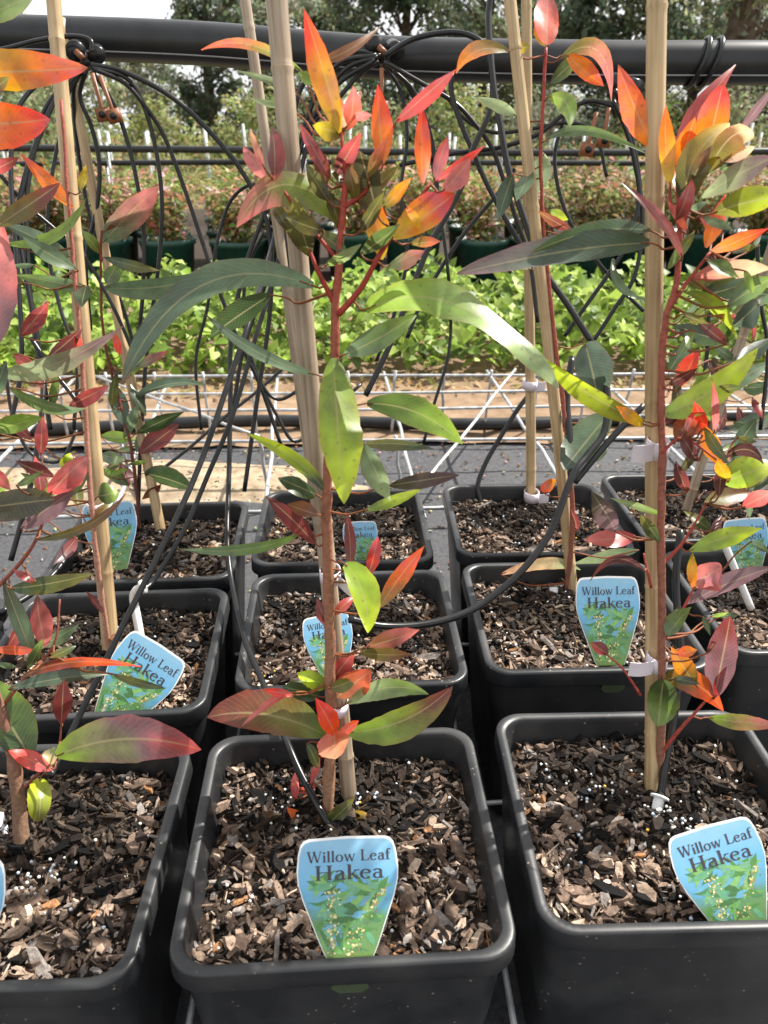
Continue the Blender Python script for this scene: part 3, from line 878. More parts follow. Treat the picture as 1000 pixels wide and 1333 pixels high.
# ---- front left sapling (its stem leans out of the picture)
LA = [
 (74,984,262,976,62,'bg','pr',dict(c='mv',r=26,m=(165,962),p=.68,t=-.02,f=.06,tw=6)), (40,986,-16,882,58,'dg','gr',dict(r=10,p=.7)), (69,1001,11,977,22,'pk','rd',dict(r=25)),
 (58,1000,72,972,20,'pe','pg',{}), (52,1014,50,1070,30,'lm','ol',dict(r=-15,p=.6)), (80,942,83,884,24,'mr','mr',dict(r=10)), (-10,846,51,848,12,'co','ro',{}),
 (12,897,148,877,18,'sl','sl',dict(r=-20)), (28,882,184,868,14,'br','ro',dict(m=(95,862))), (148,878,216,896,11,'ol','dg',{}), (60,842,48,774,27,'pk','mr',dict(r=10)),
 (45,860,3,752,23,'gg','dk',{}), (14,766,120,747,24,'dg','ol',dict(r=-15)), (-24,662,72,650,44,'dk','dk',dict(r=-25,p=.6)), (28,688,97,638,26,'mv','mv',dict(r=20)),
 (66,642,114,594,33,'pr','pk',dict(r=25,p=.7)), (48,702,164,642,12,'ol','br',dict(m=(115,683))), (-14,608,14,638,18,'pr','pk',{}),
 (-62,94,114,88,48,'ye','ro',dict(r=-14,p=.7,f=.08)), (-62,162,65,155,58,'og','rd',dict(r=-12,p=.7,f=.08)), (-4,446,-3,280,46,'mv','pk',dict(r=20,p=.7)),
 (-4,294,78,238,26,'ol','mr',dict(r=-12)), (-14,224,24,205,16,'pr','mr',{}), (-30,26,48,-8,26,'gr','pg',dict(r=20)), (70,620,20,600,18,'mr','dm',{}),
 (-15,120,12,100,14,'br','ol',{}), (100,700,70,735,16,'mr','mv',{}), (-12,520,8,470,18,'gg','dg',{}), (100,868,70,905,10,'mr','br',{}),
]
LA += fillers(104, 12, (-20, 70), (560, 900), 30, DKC, 24, 60)
sapling('hakea_sapling', 'front left sapling with a large rosy green leaf over the pot edge',
        [(28,1120,.672),(25,1050,.668),(16,985,.664),(0,925,.655),(-40,800,.64),(-68,600,.61),(-78,400,.60),(-78,200,.59),(-68,60,.58)],
        (.0068, .0025), (lin((120, 96, 78)), lin((130, 70, 56))), LA, seed=8,
        stem2=[([(26,1032,.70),(45,1012,.69),(70,990,.68)], .0019), ([(74,990,.68),(78,965,.675),(80,940,.67)], .0013), ([(0,925,.66),(30,885,.655),(70,840,.65),(78,780,.65)], .0016),
               ([(-40,800,.64),(20,740,.635),(48,700,.63),(66,645,.62)], .002)])

# ---- sapling on the tan left stake
LD = [
 (95,270,26,199,19,'og','ro',dict(r=-10)), (8,317,112,258,15,'bg','gr',dict(m=(72,308))), (92,334,4,290,20,'gg','sl',dict(r=15)), (100,350,30,308,22,'gg','gg',dict(r=20)),
 (120,378,18,358,18,'gg','gr',dict(r=20)), (112,372,106,400,20,'dg','dg',{}), (27,437,63,393,22,'mr','pr',dict(r=10)), (19,460,58,507,20,'pr','pk',dict(r=20)),
 (-8,484,161,424,28,'pg','mv',dict(r=18,m=(70,474),tw=25)), (12,504,113,531,17,'gr','gg',dict(m=(62,528))), (-12,562,56,544,24,'gr','bg',dict(r=18)), (128,646,154,640,30,'dg','bg',dict(r=-12,p=.6)),
 (104,462,97,430,10,'rd','co',{}), (82,610,92,590,15,'ol','lm',{}), (120,680,150,650,14,'br','ol',{}), (115,610,88,650,16,'dg','gr',{}), (104,250,112,215,10,'ol','ye',{}),
 (135,800,112,770,8,'mr','mr',{}), (143,832,160,820,8,'br','br',{}),
]
LD += fillers(105, 16, (20, 120), (330, 680), 150, DKC, 24, 60)
sapling('hakea_sapling', 'slim sapling with mauve and green leaves on the tan left stake',
        [(143,852,.925),(135,800,.90),(122,690,.865),(114,580,.845),(107,470,.83),(98,370,.82),(90,270,.81),(80,130,.80)],
        (.0036, .0018), (lin((170, 130, 110)), lin((140, 70, 56))), LD, seed=12)

# ---- third-row left sapling
LE = [
 (136,314,206,243,36,'gg','pk',dict(r=24,p=.7)), (138,300,203,250,13,'br','mr',dict(z=-.01)), (136,374,292,350,28,'gg','gg',dict(r=20,m=(215,372),p=.7)), (136,335,208,352,15,'sl','ol',{}),
 (138,368,152,344,22,'gg','gr',{}), (156,462,147,430,10,'rd','ro',{}), (178,477,219,457,13,'gg','pr',{}), (172,520,268,502,13,'sl','sl',dict(m=(220,500))),
 (160,552,150,500,24,'sl','sl',{}), (178,564,240,536,18,'dg','dg',{}), (182,590,233,552,27,'mr','mr',dict(r=-15)), (188,616,252,637,27,'dg','dg',{}), (166,632,158,602,20,'mr','dm',{}),
 (132,592,163,598,18,'gg','pg',{}), (190,540,170,500,14,'dg','sl',{}), (185,650,210,630,12,'br','mr',{}), (130,330,108,300,14,'ol','gr',{}),
]
LE += fillers(106, 12, (130, 185), (470, 650), 20, DKC, 20, 50)
sapling('hakea_sapling', 'thin dark-stemmed sapling with grey-green leaves behind the tan left stake',
        [(182,694,1.215),(178,640,1.19),(170,580,1.17),(155,520,1.15),(138,455,1.13),(131,380,1.11),(132,300,1.09)],
        (.003, .0016), (lin((92, 58, 46)), lin((120, 50, 40))), LE, seed=15)

# ---- sapling behind the front right pot
LF = [
 (712,58,713,-8,34,'co','pk',dict(r=22,p=.6)), (711,60,706,18,24,'ye','og',dict(r=-5)), (730,76,796,132,22,'ol','pk',dict(m=(778,66),tw=40)), (738,72,786,112,22,'og','ro',dict(r=-12)),
 (717,108,757,72,19,'dg','gr',{}), (714,126,741,167,24,'bg','gr',dict(r=-10,m=(738,135))), (664,67,594,96,20,'ol','og',dict(m=(622,66))), (666,68,690,60,14,'ye','ol',{}),
 (672,150,624,127,15,'pg','pg',dict(r=20)), (712,182,842,200,12,'gg','gr',dict(m=(765,170))), (708,200,700,250,30,'pg','gg',dict(r=18)), (690,220,672,262,20,'gg','gg',{}),
 (716,274,740,286,12,'gr','lm',{}), (668,226,648,288,22,'dg','sl',{}), (762,448,778,518,48,'sl','sl',dict(r=15,p=.55)), (794,538,734,612,46,'gg','sl',dict(r=18,p=.65)),
 (652,748,756,742,17,'pe','pg',dict(m=(712,733))), (832,716,746,734,16,'gg','pg',{}), (768,500,800,470,22,'sl','gg',{}), (742,300,700,275,14,'mr','br',{}),
 (705,640,725,625,16,'ro','og',{}), (752,690,742,660,10,'mr','mr',{}), (690,350,650,330,16,'pg','gg',{}), (760,600,792,580,20,'gg','dg',{}),
]
sapling('hakea_sapling', 'red-stemmed sapling with a pink bud, behind the two centre right stakes',
        [(738,772,1.05),(745,690,1.01),(742,600,.985),(730,500,.965),(718,400,.945),(708,300,.925),(704,200,.91),(708,120,.90),(711,62,.89)],
        (.0036, .0018), (lin((130, 84, 66)), lin((150, 54, 48))), LF, seed=19)

# ---- far right sapling
LG = [
 (940,512,1006,470,20,'gg','gg',{}), (950,560,1010,535,28,'sl','dg',dict(r=-10)), (968,505,1004,500,18,'dg','gg',{}), (938,520,950,500,12,'mr','dm',{}), (972,400,1006,380,20,'sl','gg',{}), (930,560,905,545,14,'mr','dm',{}),
 (945,530,935,560,14,'mr','mr',{}), (985,620,1008,600,16,'mr','pr',{}), (958,470,930,450,12,'dg','gg',{}),
]
LG += fillers(107, 12, (910, 985), (430, 640), 20, DKC, 20, 46)
sapling('hakea_sapling', 'sparse sapling with slate green leaves on the dark leaning stake at right',
        [(902,655,1.26),(918,600,1.24),(938,540,1.21),(958,480,1.18),(985,400,1.15)],
        (.003, .0016), (lin((92, 58, 46)), lin((120, 50, 40))), LG, seed=23)

# ------------------------------------------------------------------ plant labels
GLY = {}
def qd(x0, y0, x1, y1, t):
    """stroke of horizontal thickness t from (x0,y0) to (x1,y1)"""
    return [(x0-t/2, y0), (x0+t/2, y0), (x1+t/2, y1), (x1-t/2, y1)]
def hs(x0, x1, y, t=.055):
    return [(x0, y), (x1, y), (x1, y+t), (x0, y+t)]
def arc(cx, cy, rx, ry, a0, a1, thick=.15, thin=.05, n=12):
    out = []
    for k in range(n):
        pa, pb = RAD(a0+(a1-a0)*k/n), RAD(a0+(a1-a0)*(k+1)/n)
        q = []
        for a, sgn in ((pa, 1), (pb, 1), (pb, -1), (pa, -1)):
            w = thin+(thick-thin)*abs(math.cos(a))
            q.append((cx+math.cos(a)*(rx+sgn*w/2), cy+math.sin(a)*(ry+sgn*w/2)))
        out.append(q)
    return out
T_, t_ = .155, .06
GLY['W'] = (1.22, [qd(.12, 1, .36, 0, T_), qd(.62, 1, .36, 0, t_), qd(.56, .98, .84, 0, T_), qd(1.10, 1, .84, 0, t_), hs(0, .3, .96), hs(.46, .72, .96), hs(.98, 1.2, .96)])
GLY['i'] = (.34, [qd(.16, 0, .16, .62, T_), hs(.04, .3, 0), hs(.05, .16, .58), [(.08, .76), (.24, .76), (.24, .92), (.08, .92)]])
GLY['l'] = (.34, [qd(.16, 0, .16, 1, T_), hs(.04, .3, 0), hs(.05, .16, .96)])
GLY['o'] = (.68, arc(.33, .31, .24, .31, 0, 360))
GLY['w'] = (.92, [qd(.1, .63, .28, 0, T_*.9), qd(.46, .63, .28, 0, t_), qd(.44, .62, .64, 0, T_*.9), qd(.84, .63, .64, 0, t_), hs(0, .22, .6), hs(.36, .54, .6), hs(.74, .92, .6)])
GLY['L'] = (.76, [qd(.2, 0, .2, 1, T_), hs(.06, .34, .95), hs(.06, .68, 0, .06), qd(.66, 0, .69, .25, .06)])
GLY['e'] = (.62, arc(.31, .31, .23, .31, 20, 320)+[hs(.1, .54, .34, .06)])
GLY['a'] = (.62, [qd(.44, 0, .44, .5, T_*.9), hs(.4, .6, 0)]+arc(.28, .46, .17, .15, 0, 160, .13, .06)+arc(.27, .19, .17, .18, 60, 330, .13, .05))
GLY['f'] = (.44, [qd(.18, 0, .18, .82, T_), hs(.06, .36, 0), hs(.04, .38, .57)]+arc(.32, .82, .14, .15, 40, 180, .13, .06))
GLY['H'] = (.98, [qd(.2, 0, .2, 1, T_), qd(.76, 0, .76, 1, T_), hs(.2, .76, .5), hs(.06, .34, 0), hs(.06, .34, .95), hs(.62, .9, 0), hs(.62, .9, .95)])
GLY['k'] = (.66, [qd(.16, 0, .16, 1, T_), hs(.04, .3, 0), hs(.05, .16, .96), qd(.2, .28, .52, .62, .08), qd(.3, .38, .56, 0, T_), hs(.38, .66, .58), hs(.46, .68, 0)])
GLY[' '] = (.36, [])
LW, LH = .076, .098
def text_into(mb, s, x0, x1, y, h, z):
    tot = sum(GLY[c][0] for c in s)
    sx = (x1-x0)/tot
    x = x0
    for c in s:
        w, polys = GLY[c]
        for pl in polys:
            mb.add([(x+a*sx, y+b*h, z) for a, b in pl], [tuple(range(len(pl)))])
            z += 2e-8
        x += w*sx
OUT = [(-.215, 0), (-.27, .10), (-.36, .30), (-.45, .50), (-.492, .64), (-.5, .74), (-.485, .88), (-.462, .95), (-.43, .985), (-.38, 1.0), (0, 1.012),
       (.38, 1.0), (.43, .985), (.462, .95), (.485, .88), (.5, .74), (.492, .64), (.45, .50), (.36, .30), (.27, .10), (.215, 0)]
def inside(x, y, k=.955):
    y = (y-.02)/.97
    if not (0.02 < y < .98): return False
    pts = OUT[:11]
    for (xa, ya), (xb, yb) in zip(pts, pts[1:]):
        if ya <= y <= yb:
            w = abs(xa+(xb-xa)*(y-ya)/max(1e-6, yb-ya))
            return abs(x) < w*k
    return False
def outline_mesh(name, k, z0, z1, mat):
    mb = MB(); mb.smooth = False
    n = len(OUT)
    o = [(x*LW*k, (0 if y == 0 else y-(1-k)*.8*(1 if y > .5 else 0))*LH) for x, y in OUT]
    vs_ = [(x, y, z0) for x, y in o]+[(x, y, z1) for x, y in o]
    fs = [tuple(range(n-1, -1, -1)) if z1 > z0 else tuple(range(n)), tuple(range(n, 2*n))]
    # outline runs clockwise seen from +z: flip so that the face points up
    fs = [tuple(range(n)), tuple(range(2*n-1, n-1, -1))]
    for i in range(n):
        j = (i+1) % n
        fs.append((i, n+i, n+j, j))
    mb.add(vs_, fs)
    me = mb.mesh(name); me.materials.append(mat)
    return me
def print_mat():
    m, nt, b, out = new_mat('label_print_sky')
    tc = N(nt, 'ShaderNodeTexCoord')
    sx = N(nt, 'ShaderNodeSeparateXYZ'); nt.links.new(tc.outputs['Object'], sx.inputs[0])
    nz = N(nt, 'ShaderNodeTexNoise', Scale=55.0, Detail=4.0); nt.links.new(tc.outputs['Object'], nz.inputs['Vector'])
    ma = N(nt, 'ShaderNodeMath', operation='MULTIPLY_ADD'); ma.inputs[1].default_value = 1/LH
    nt.links.new(sx.outputs[1], ma.inputs[0])
    m2 = N(nt, 'ShaderNodeMath', operation='MULTIPLY_ADD'); m2.inputs[1].default_value = .5; m2.inputs[2].default_value = -.25
    nt.links.new(nz.outputs['Fac'], m2.inputs[0]); nt.links.new(m2.outputs[0], ma.inputs[2])
    rp = N(nt, 'ShaderNodeValToRGB')
    e = rp.color_ramp.elements
    e[0].position = .0; e[0].color = (*lin((96, 128, 64)), 1)
    e[1].position = 1.0; e[1].color = (*lin((126, 168, 194)), 1)
    for pos, c in ((.3, (84, 124, 80)), (.46, (84, 142, 168)), (.66, (98, 158, 194))):
        k = e.new(pos); k.color = (*lin(c), 1)
    nt.links.new(ma.outputs[0], rp.inputs[0])
    vo = N(nt, 'ShaderNodeTexVoronoi', Scale=260.0); oi = N(nt, 'ShaderNodeObjectInfo')
    av = N(nt, 'ShaderNodeVectorMath', operation='ADD')
    nt.links.new(tc.outputs['Object'], av.inputs[0]); nt.links.new(oi.outputs['Location'], av.inputs[1])
    nt.links.new(av.outputs[0], vo.inputs['Vector'])
    dn = N(nt, 'ShaderNodeTexNoise', Scale=30.0, Detail=5.0); nt.links.new(av.outputs[0], dn.inputs['Vector'])
    dr = N(nt, 'ShaderNodeMapRange')
    dr.inputs['From Min'].default_value = .1; dr.inputs['From Max'].default_value = .24; dr.inputs['To Min'].default_value = .7; dr.inputs['To Max'].default_value = 0
    nt.links.new(vo.outputs['Distance'], dr.inputs['Value'])
    dm2 = N(nt, 'ShaderNodeMapRange'); dm2.inputs['From Min'].default_value = .5; dm2.inputs['From Max'].default_value = .65
    nt.links.new(dn.outputs['Fac'], dm2.inputs['Value'])
    dd = N(nt, 'ShaderNodeMath', operation='MULTIPLY'); nt.links.new(dr.outputs[0], dd.inputs[0]); nt.links.new(dm2.outputs[0], dd.inputs[1])
    dx_ = N(nt, 'ShaderNodeMix', data_type='RGBA'); nt.links.new(dd.outputs[0], dx_.inputs['Factor'])
    nt.links.new(rp.outputs[0], dx_.inputs[6]); dx_.inputs[7].default_value = (.09, .06, .04, 1)
    nt.links.new(dx_.outputs[2], b.inputs['Base Color'])
    b.inputs['Roughness'].default_value = .35
    return m
M['printsky'] = print_mat()
M['ink'] = simple('dark_print_ink', (.035, .03, .04), .5)
M['printleaf'] = attr_mat('printed_leaf_ink', .4, 300, .9, 1.1, 0)
card_me = outline_mesh('card', 1.0, 0, -.0007, M['white'])
pic_me = outline_mesh('printed_picture', .972, .0002, .0001, M['printsky'])
tmb = MB(); tmb.smooth = False
text_into(tmb, 'Willow Leaf', -.40*LW, .43*LW, .80*LH, .092*LH, .00042)
text_into(tmb, 'Hakea', -.33*LW, .36*LW, .65*LH, .122*LH, .00042)
text_me = tmb.mesh('lettering'); text_me.materials.append(M['ink'])
rg = random.Random(4)
lmb = MB(); lmb.smooth = False
zz = .00024
for i in range(230):
    bx, by = rg.uniform(-.45, .45), rg.uniform(-.02, .62)
    a = rg.choice((rg.uniform(20, 75), rg.uniform(105, 160), rg.uniform(-30, 20), rg.uniform(160, 210)))
    L, W = rg.uniform(.14, .36), rg.uniform(.022, .042)
    dx, dy = math.cos(RAD(a)), math.sin(RAD(a))*LW/LH
    pts = []
    for t, s in ((0, 0), (.3, -1), (.6, -.9), (1, 0), (.6, .9), (.3, 1)):
        pts.append((bx+dx*L*t-dy*W*s, by+dy*L*t+dx*W*s*LW/LH))
    if not all(inside(x, y) for x, y in pts): continue
    if max(y for x, y in pts) > .74: continue
    c = lin(rg.choice(((76, 122, 66), (98, 146, 78), (64, 104, 62), (116, 160, 96), (92, 146, 110), (70, 116, 78), (104, 150, 120), (96, 150, 172))))
    zz += .0000004
    lmb.add([(x*LW, y*LH, zz) for x, y in pts], [tuple(range(6))], c)
pleaf_me = lmb.mesh('printed_leaves'); pleaf_me.materials.append(M['printleaf'])
fmb = MB(); fmb.smooth = False
zz = .00036
for (x0, y0, x1, y1, n) in ((-.16, .02, -.17, .60, 110), (.06, .02, .10, .26, 40), (.16, .34, .36, .56, 50), (-.05, .0, .02, .2, 30)):
    for i in range(n):
        t = rg.random()
        x, y = x0+(x1-x0)*t+rg.gauss(0, .028), y0+(y1-y0)*t+rg.gauss(0, .02)
        r = rg.uniform(.006, .015)
        if not inside(x, y): continue
        c = lin(rg.choice(((190, 182, 126), (168, 156, 104), (208, 200, 154), (140, 122, 80), (110, 132, 74))))
        zz += 1e-7
        ph = rg.random()*6
        fmb.add([((x+math.cos(ph+k*1.2566)*r)*LW, (y+math.sin(ph+k*1.2566)*r*.9)*LH, zz) for k in range(5)], [(0, 1, 2, 3, 4)], c)
pflow_me = fmb.mesh('printed_flowers'); pflow_me.materials.append(M['printleaf'])
# the tongue that comes out below the rim
tip = MB(); tip.smooth = False
tp = [(-.0125, .004), (-.0135, 0), (-.0135, -.002), (-.0085, -.007), (.0085, -.007), (.0135, -.002), (.0135, 0), (.0125, .004)]
tip.add([(x, 0, y) for x, y in tp]+[(x, .0008, y) for x, y in tp], [tuple(range(7, -1, -1)), tuple(range(8, 16))]+[(i, (i+1) % 8, 8+(i+1) % 8, 8+i) for i in range(8)], lin((62, 74, 52)))
tip_me = tip.mesh('label_tongue'); tip_me.materials.append(M['printleaf'])

def plant_label(label, loc, lean, spin=0.0, rz=0.0, tongue=None, scale=1.0, sy=1.0):
    root = empty('plant_label', tuple(loc))
    tag(root, label, 'plant label', 'willow leaf hakea plant labels')
    rot = Matrix.Rotation(RAD(rz), 4, 'Z') @ Matrix.Rotation(RAD(90-lean), 4, 'X') @ Matrix.Rotation(RAD(spin), 4, 'Z')
    root.rotation_euler = rot.to_euler()
    root.scale = (scale, scale*sy, scale)
    for nm, me in (('card', card_me), ('printed_picture', pic_me), ('printed_leaves', pleaf_me), ('printed_flowers', pflow_me), ('lettering', text_me)):
        link(nm, me, None, root)
    if tongue is not None:
        o = link('label_tongue', tip_me, None, root)
        o.matrix_parent_inverse = Matrix.LocRotScale(Vector(loc), rot.to_quaternion(), Vector((scale, scale*sy, scale))).inverted()
        o.location = tongue[:3]
        o.rotation_euler.z = RAD(tongue[3])
    return root
def on_rim(px, py, z=.2465):
    return G(px, py, z)
plant_label('upright blue and green label on the front centre pot', on_rim(456, 1250), 44, 0, 1, (G(456, 1268, .225).x, .468-.1195, .2255, 0), 1.0, .84)
plant_label('tilted blue and green label on the front right pot', on_rim(977, 1200)+Vector((.002, .001, -.020)), 44, 13, -1, None, 1.0, .84)
plant_label('blue and green label standing on the pot behind the front right pot', on_rim(795, 866), 30, 0, 0, (G(795, 895, .22).x, .7905-.1195, .2255, 0), .97, 1.04)
plant_label('label slanting to the right on the pot behind the front left pot', Vector((-.262, .634, .226)), 40, -33, 0)
plant_label('label standing in the third-row left pot behind the tan stake', on_rim(150, 742), 25, 3, 4, None, .95)
plant_label('small label half hidden at back centre, right of the thick stake', Vector((.013, .958, .222)), 28, 3, -3, None, .66)
plant_label('shaded label behind the sapling stem in the second centre pot', on_rim(436, 884, .235), 42, 8, 0, None, .74)
plant_label('shaded label near the right edge, in the third-row pot', on_rim(976, 752, .228), 26, 4, 0, None, .84)
plant_label('label cut off by the left edge in the front left pot', on_rim(-73, 1288), 38, 0, 0, None, 1.0, .86)

# ------------------------------------------------------------------ ties of pale tape
def tie(px, py, d, r, label, tail=(-1, 0, .03), h=.009):
    root = empty('tape_tie', tuple(P(px, py, d)))
    tag(root, label, 'plant tie', 'pale tape ties')
    mb = MB(); n = 20
    vs_, fs = [], []
    for k in range(n):
        a = 2*math.pi*k/n
        x, y = math.cos(a)*r*1.12, math.sin(a)*r*1.5
        for rr, z in ((.97, -h/2), (.97, h/2), (1.05, h/2), (1.05, -h/2)):
            vs_.append((x*rr, y*rr, z))
    for k in range(n):
        k2 = (k+1) % n
        for j in range(4):
            j2 = (j+1) % 4
            fs.append((k*4+j, k2*4+j, k2*4+j2, k*4+j2))
    mb.add(vs_, fs); mb.build('loop', M['tape'], root)
    if tail:
        dx, dz, L = tail
        mb = MB(); n = 6; vs_, fs = [], []
        for i in range(n+1):
            t = i/n
            x = math.copysign(r*.9+L*t, dx); z0 = dz*L*t
            y0 = -r*1.3-.003*math.sin(t*2.6)
            vs_ += [(x, y0, z0-h/2), (x, y0, z0+h/2), (x, y0+.0007, z0+h/2), (x, y0+.0007, z0-h/2)]
        for i in range(n):
            for j in range(4):
                j2 = (j+1) % 4
                fs.append((i*4+j, i*4+j2, i*4+4+j2, i*4+4+j))
        fs += [(0, 3, 2, 1), (n*4, n*4+1, n*4+2, n*4+3)]
        mb.smooth = False
        mb.add(vs_, fs); mb.build('tail', M['tape'], root)
    return root
tie(855, 860, .686, .0076, 'lowest pale tape tie on the front right stake', (-1, .02, .022), .0145)
tie(856, 583, .628, .0076, 'middle pale tape tie on the front right stake', (-1, .0, .018), .0145)
tie(430, 748, .648, .0076, 'small pale tape tie halfway down the thick centre stake', (1, -.9, .014), .011)
tie(439, 917, .688, .0085, 'low pale tape tie among the bottom leaves of the centre sapling', None, .011)
tie(127, 658, .890, .0095, 'pale tape tie on the tan left stake', None, .012)
tie(692, 645, 1.285, .0105, 'pale tape tie low on the upright thin back stake', (1, .15, .016), .016)
tie(946, 503, 1.187, .009, 'pale tape tie on the dark leaning stake at right', (-.5, .4, .012), .016)
tie(690, 500, 1.22, .010, 'brown-shaded tape tie joining the two thin right stakes', (1, .1, .012), .014)

# ------------------------------------------------------------------ supply pipe and drip tubes
pts = catmull([P(-1400, 10, 1.10), P(-160, 42, 1.10), P(0, 47, 1.10), P(250, 56, 1.10), P(500, 75, 1.10), P(750, 81, 1.09), P(1000, 82, 1.08), P(1160, 83, 1.08), P(2400, 90, 1.08)], 8)
proot = empty('supply_pipe', tuple(pts[0]))
tag(proot, 'thick black supply pipe crossing above the pots', 'pipe')
mb = MB(); mb.tube(pts, .0278, 32); part(mb, 'pipe', M['pipe'], proot)
sp_ = []
for p in pts:
    a = RAD(-36)
    sp_.append(p+Vector((0, -math.cos(a)*.0275, math.sin(a)*.0275)))
mb = MB(); mb.tube(sp_, .0013, 6); part(mb, 'stripe', M['stripe'], proot)
for px in (908, 924):
    c = P(px, 82, 1.08)
    mb = MB()
    ring = [c+Vector((.010*math.sin(a*1.0)+.003*math.cos(a), math.cos(a)*.0305, math.sin(a)*.0305)) for a in [2*math.pi*k/24 for k in range(25)]]
    mb.tube(ring, .0033, 8); part(mb, 'clamp_band', M['tube'], proot)
def pipe_far(label, pts, r):
    root = empty('irrigation_pipe', tuple(Vector(pts[0])))
    tag(root, label, 'pipe', 'far irrigation pipes')
    mb = MB(); mb.tube(catmull(pts, 6), r, 10); part(mb, 'pipe', M['pipe'], root)
    for i in range(6):
        t = (i+.5)/6
        q = Vector(pts[0]).lerp(Vector(pts[-1]), t)
        mb = MB(); mb.tube([(q.x, q.y+r, 0), (q.x, q.y+r, q.z+.02)], .008, 8); part(mb, 'post', M['wire'], root)
pipe_far('upper far black pipe over the shrub bed', [P(-250, 190, 4.1), P(300, 195, 4.1), P(700, 199, 4.1), P(1300, 194, 4.1)], .018)
pipe_far('lower far black pipe over the shrub bed', [P(-250, 216, 4.3), P(300, 211, 4.3), P(700, 212, 4.3), P(1300, 214, 4.3)], .015)

def manifold(px, py, d, label):
    c = P(px, py, d)
    root = empty('drip_manifold', tuple(c))
    tag(root, label, 'fitting', 'drip tube fittings on the supply pipe')
    mb = MB(); mb.tube([c+Vector((-.012, -.012, .004)), c+Vector((-.008, -.034, .0))], .013, 14); part(mb, 'outlet', M['tube'], root)
    mb = MB(); mb.tube([c+Vector((.014, -.006, .002)), c+Vector((.02, -.03, -.004))], .011, 14); part(mb, 'outlet', M['tube'], root)
    mb = MB(); mb.tube([c+Vector((-.002, -.02, -.004)), c+Vector((.004, -.028, -.018))], .009, 12); part(mb, 'hub', M['tube'], root)
    mb = MB(); mb.tube([c+Vector((-.006, -.036, .0)), c+Vector((.003, -.04, -.008))], .0042, 8); part(mb, 'plug', M['brownplastic'], root)
manifold(115, 70, 1.075, 'black drip fitting under the left end of the supply pipe')
manifold(497, 64, 1.075, 'black drip fitting behind the orange leaves at centre')
manifold(802, 112, 1.07, 'black drip fitting left of the pale right stake')

def peg(px, py, d, L, label, ang=0):
    c = P(px, py, d)
    root = empty('dripper_peg', tuple(c))
    tag(root, label, 'dripper peg', 'brown hanging dripper pegs')
    e = c+Vector((math.sin(RAD(ang))*L, 0, -math.cos(RAD(ang))*L))
    mb = MB(); mb.tube([c, c.lerp(e, .8), e], [.003, .0026, .003], 8); part(mb, 'shaft', M['brownplastic'], root)
    mb = MB(); mb.box(e, (.017, .012, .017), Matrix.Rotation(RAD(-ang), 3, 'Y')); o = part(mb, 'end_block', M['brownplastic'], root)
    mb = MB(); mb.tube([e+Vector((0, -.0055, 0)), e+Vector((0, -.0085, 0))], .0045, 10); part(mb, 'nozzle', M['tube'], root)
peg(120, 95, 1.03, .050, 'left of two brown dripper pegs hanging from the left fitting', 8)
peg(130, 98, 1.03, .050, 'right of two brown dripper pegs hanging from the left fitting', 14)
peg(793, 140, 1.03, .040, 'brown dripper peg hanging below the orange curled leaf', -4)
peg(777, 146, 1.03, .046, 'brown dripper peg hanging left of another near the right stake', -10)
peg(497, 88, 1.03, .048, 'brown dripper peg hanging from the centre fitting', 0)

def drip(label, px, d0, d1, r=.0031, mat='tube', prof=None):
    n = len(px)
    pts = [P(q[0], q[1], q[2] if len(q) > 2 else d0+(d1-d0)*(i/(n-1))) for i, q in enumerate(px)]
    pts = catmull(pts, 7)
    root = empty('drip_tube', tuple(pts[0]))
    tag(root, label, 'drip tube', 'black drip tubes')
    mb = MB(); mb.tube(pts, r, 10); part(mb, 'tube', M[mat], root)
    return root, pts
drip('drip tube with the widest arch from the left fitting, sweeping right', [(118,84),(160,93),(220,124),(270,168),(318,228),(350,300),(352,400),(335,520),(318,640)], 1.04, 1.16, .0034)
drip('drip tube in the middle of the fan, bending sharply down right of the left stake', [(120,88),(165,102),(188,140),(204,200),(211,270),(206,350),(192,450),(184,560),(180,660)], 1.04, 1.2)
drip('drip tube falling in a steep arch across the red shrubs', [(122,90),(162,108),(190,140),(214,178),(240,245),(272,340),(305,430),(338,500),(366,580)], 1.04, 1.2)
drip('drip tube hanging almost straight below the brown pegs', [(119,92),(142,125),(160,165),(177,230),(187,300),(186,380),(180,440)], 1.04, 1.15)
drip('short drip tube curling right behind the tan left stake', [(112,92),(104,125),(119,165),(129,210),(127,265),(112,340),(118,430)], 1.05, 1.15)
drip('drip tube running down behind the tan left stake', [(108,92),(96,115),(98,165),(106,225),(122,300),(160,400),(182,480)], 1.05, 1.2)
drip('drip tube arching left between the two orange leaves', [(104,90),(80,112),(55,150),(44,200),(34,270),(40,390),(52,480),(66,560)], 1.04, 1.0)
drip('leftmost arching drip tube, close to the picture edge', [(102,88),(68,98),(36,122),(20,155),(14,225),(22,340),(28,470),(12,560)], 1.04, .98)
drip('drip tube dropping left of the tan stake, thick and dark', [(100,96),(72,130),(50,180),(30,240),(24,300),(45,420),(60,520)], 1.03, 1.0, .0036)
drip('pale shining drip tube lying along the left end of the pipe', [(120,68),(117,52),(92,47),(52,52),(12,62),(-40,74)], 1.03, 1.02)
drip('thin drip tube slanting down right from the left edge', [(-10,215),(30,262),(70,297),(108,330),(150,405),(178,470)], 1.0, 1.1, .0026)
drip('shining drip tube hanging below the pink leaf at left', [(58,470),(56,510),(52,560),(38,640),(14,730)], .95, .88)
drip('drip tube crossing down to the tan stake from upper left', [(40,440),(70,484),(98,520),(110,550),(120,600)], 1.0, 1.0)
drip('long straight shining drip tube slanting down to the front left pot', [(490,72,1.04),(440,84,1.05),(405,140,1.08),(372,250,1.10),(357,310,1.09),(330,402),(300,490),(262,600),(222,690),(160,815),(84,972),(66,1010)], 1.12, .70, .0033)
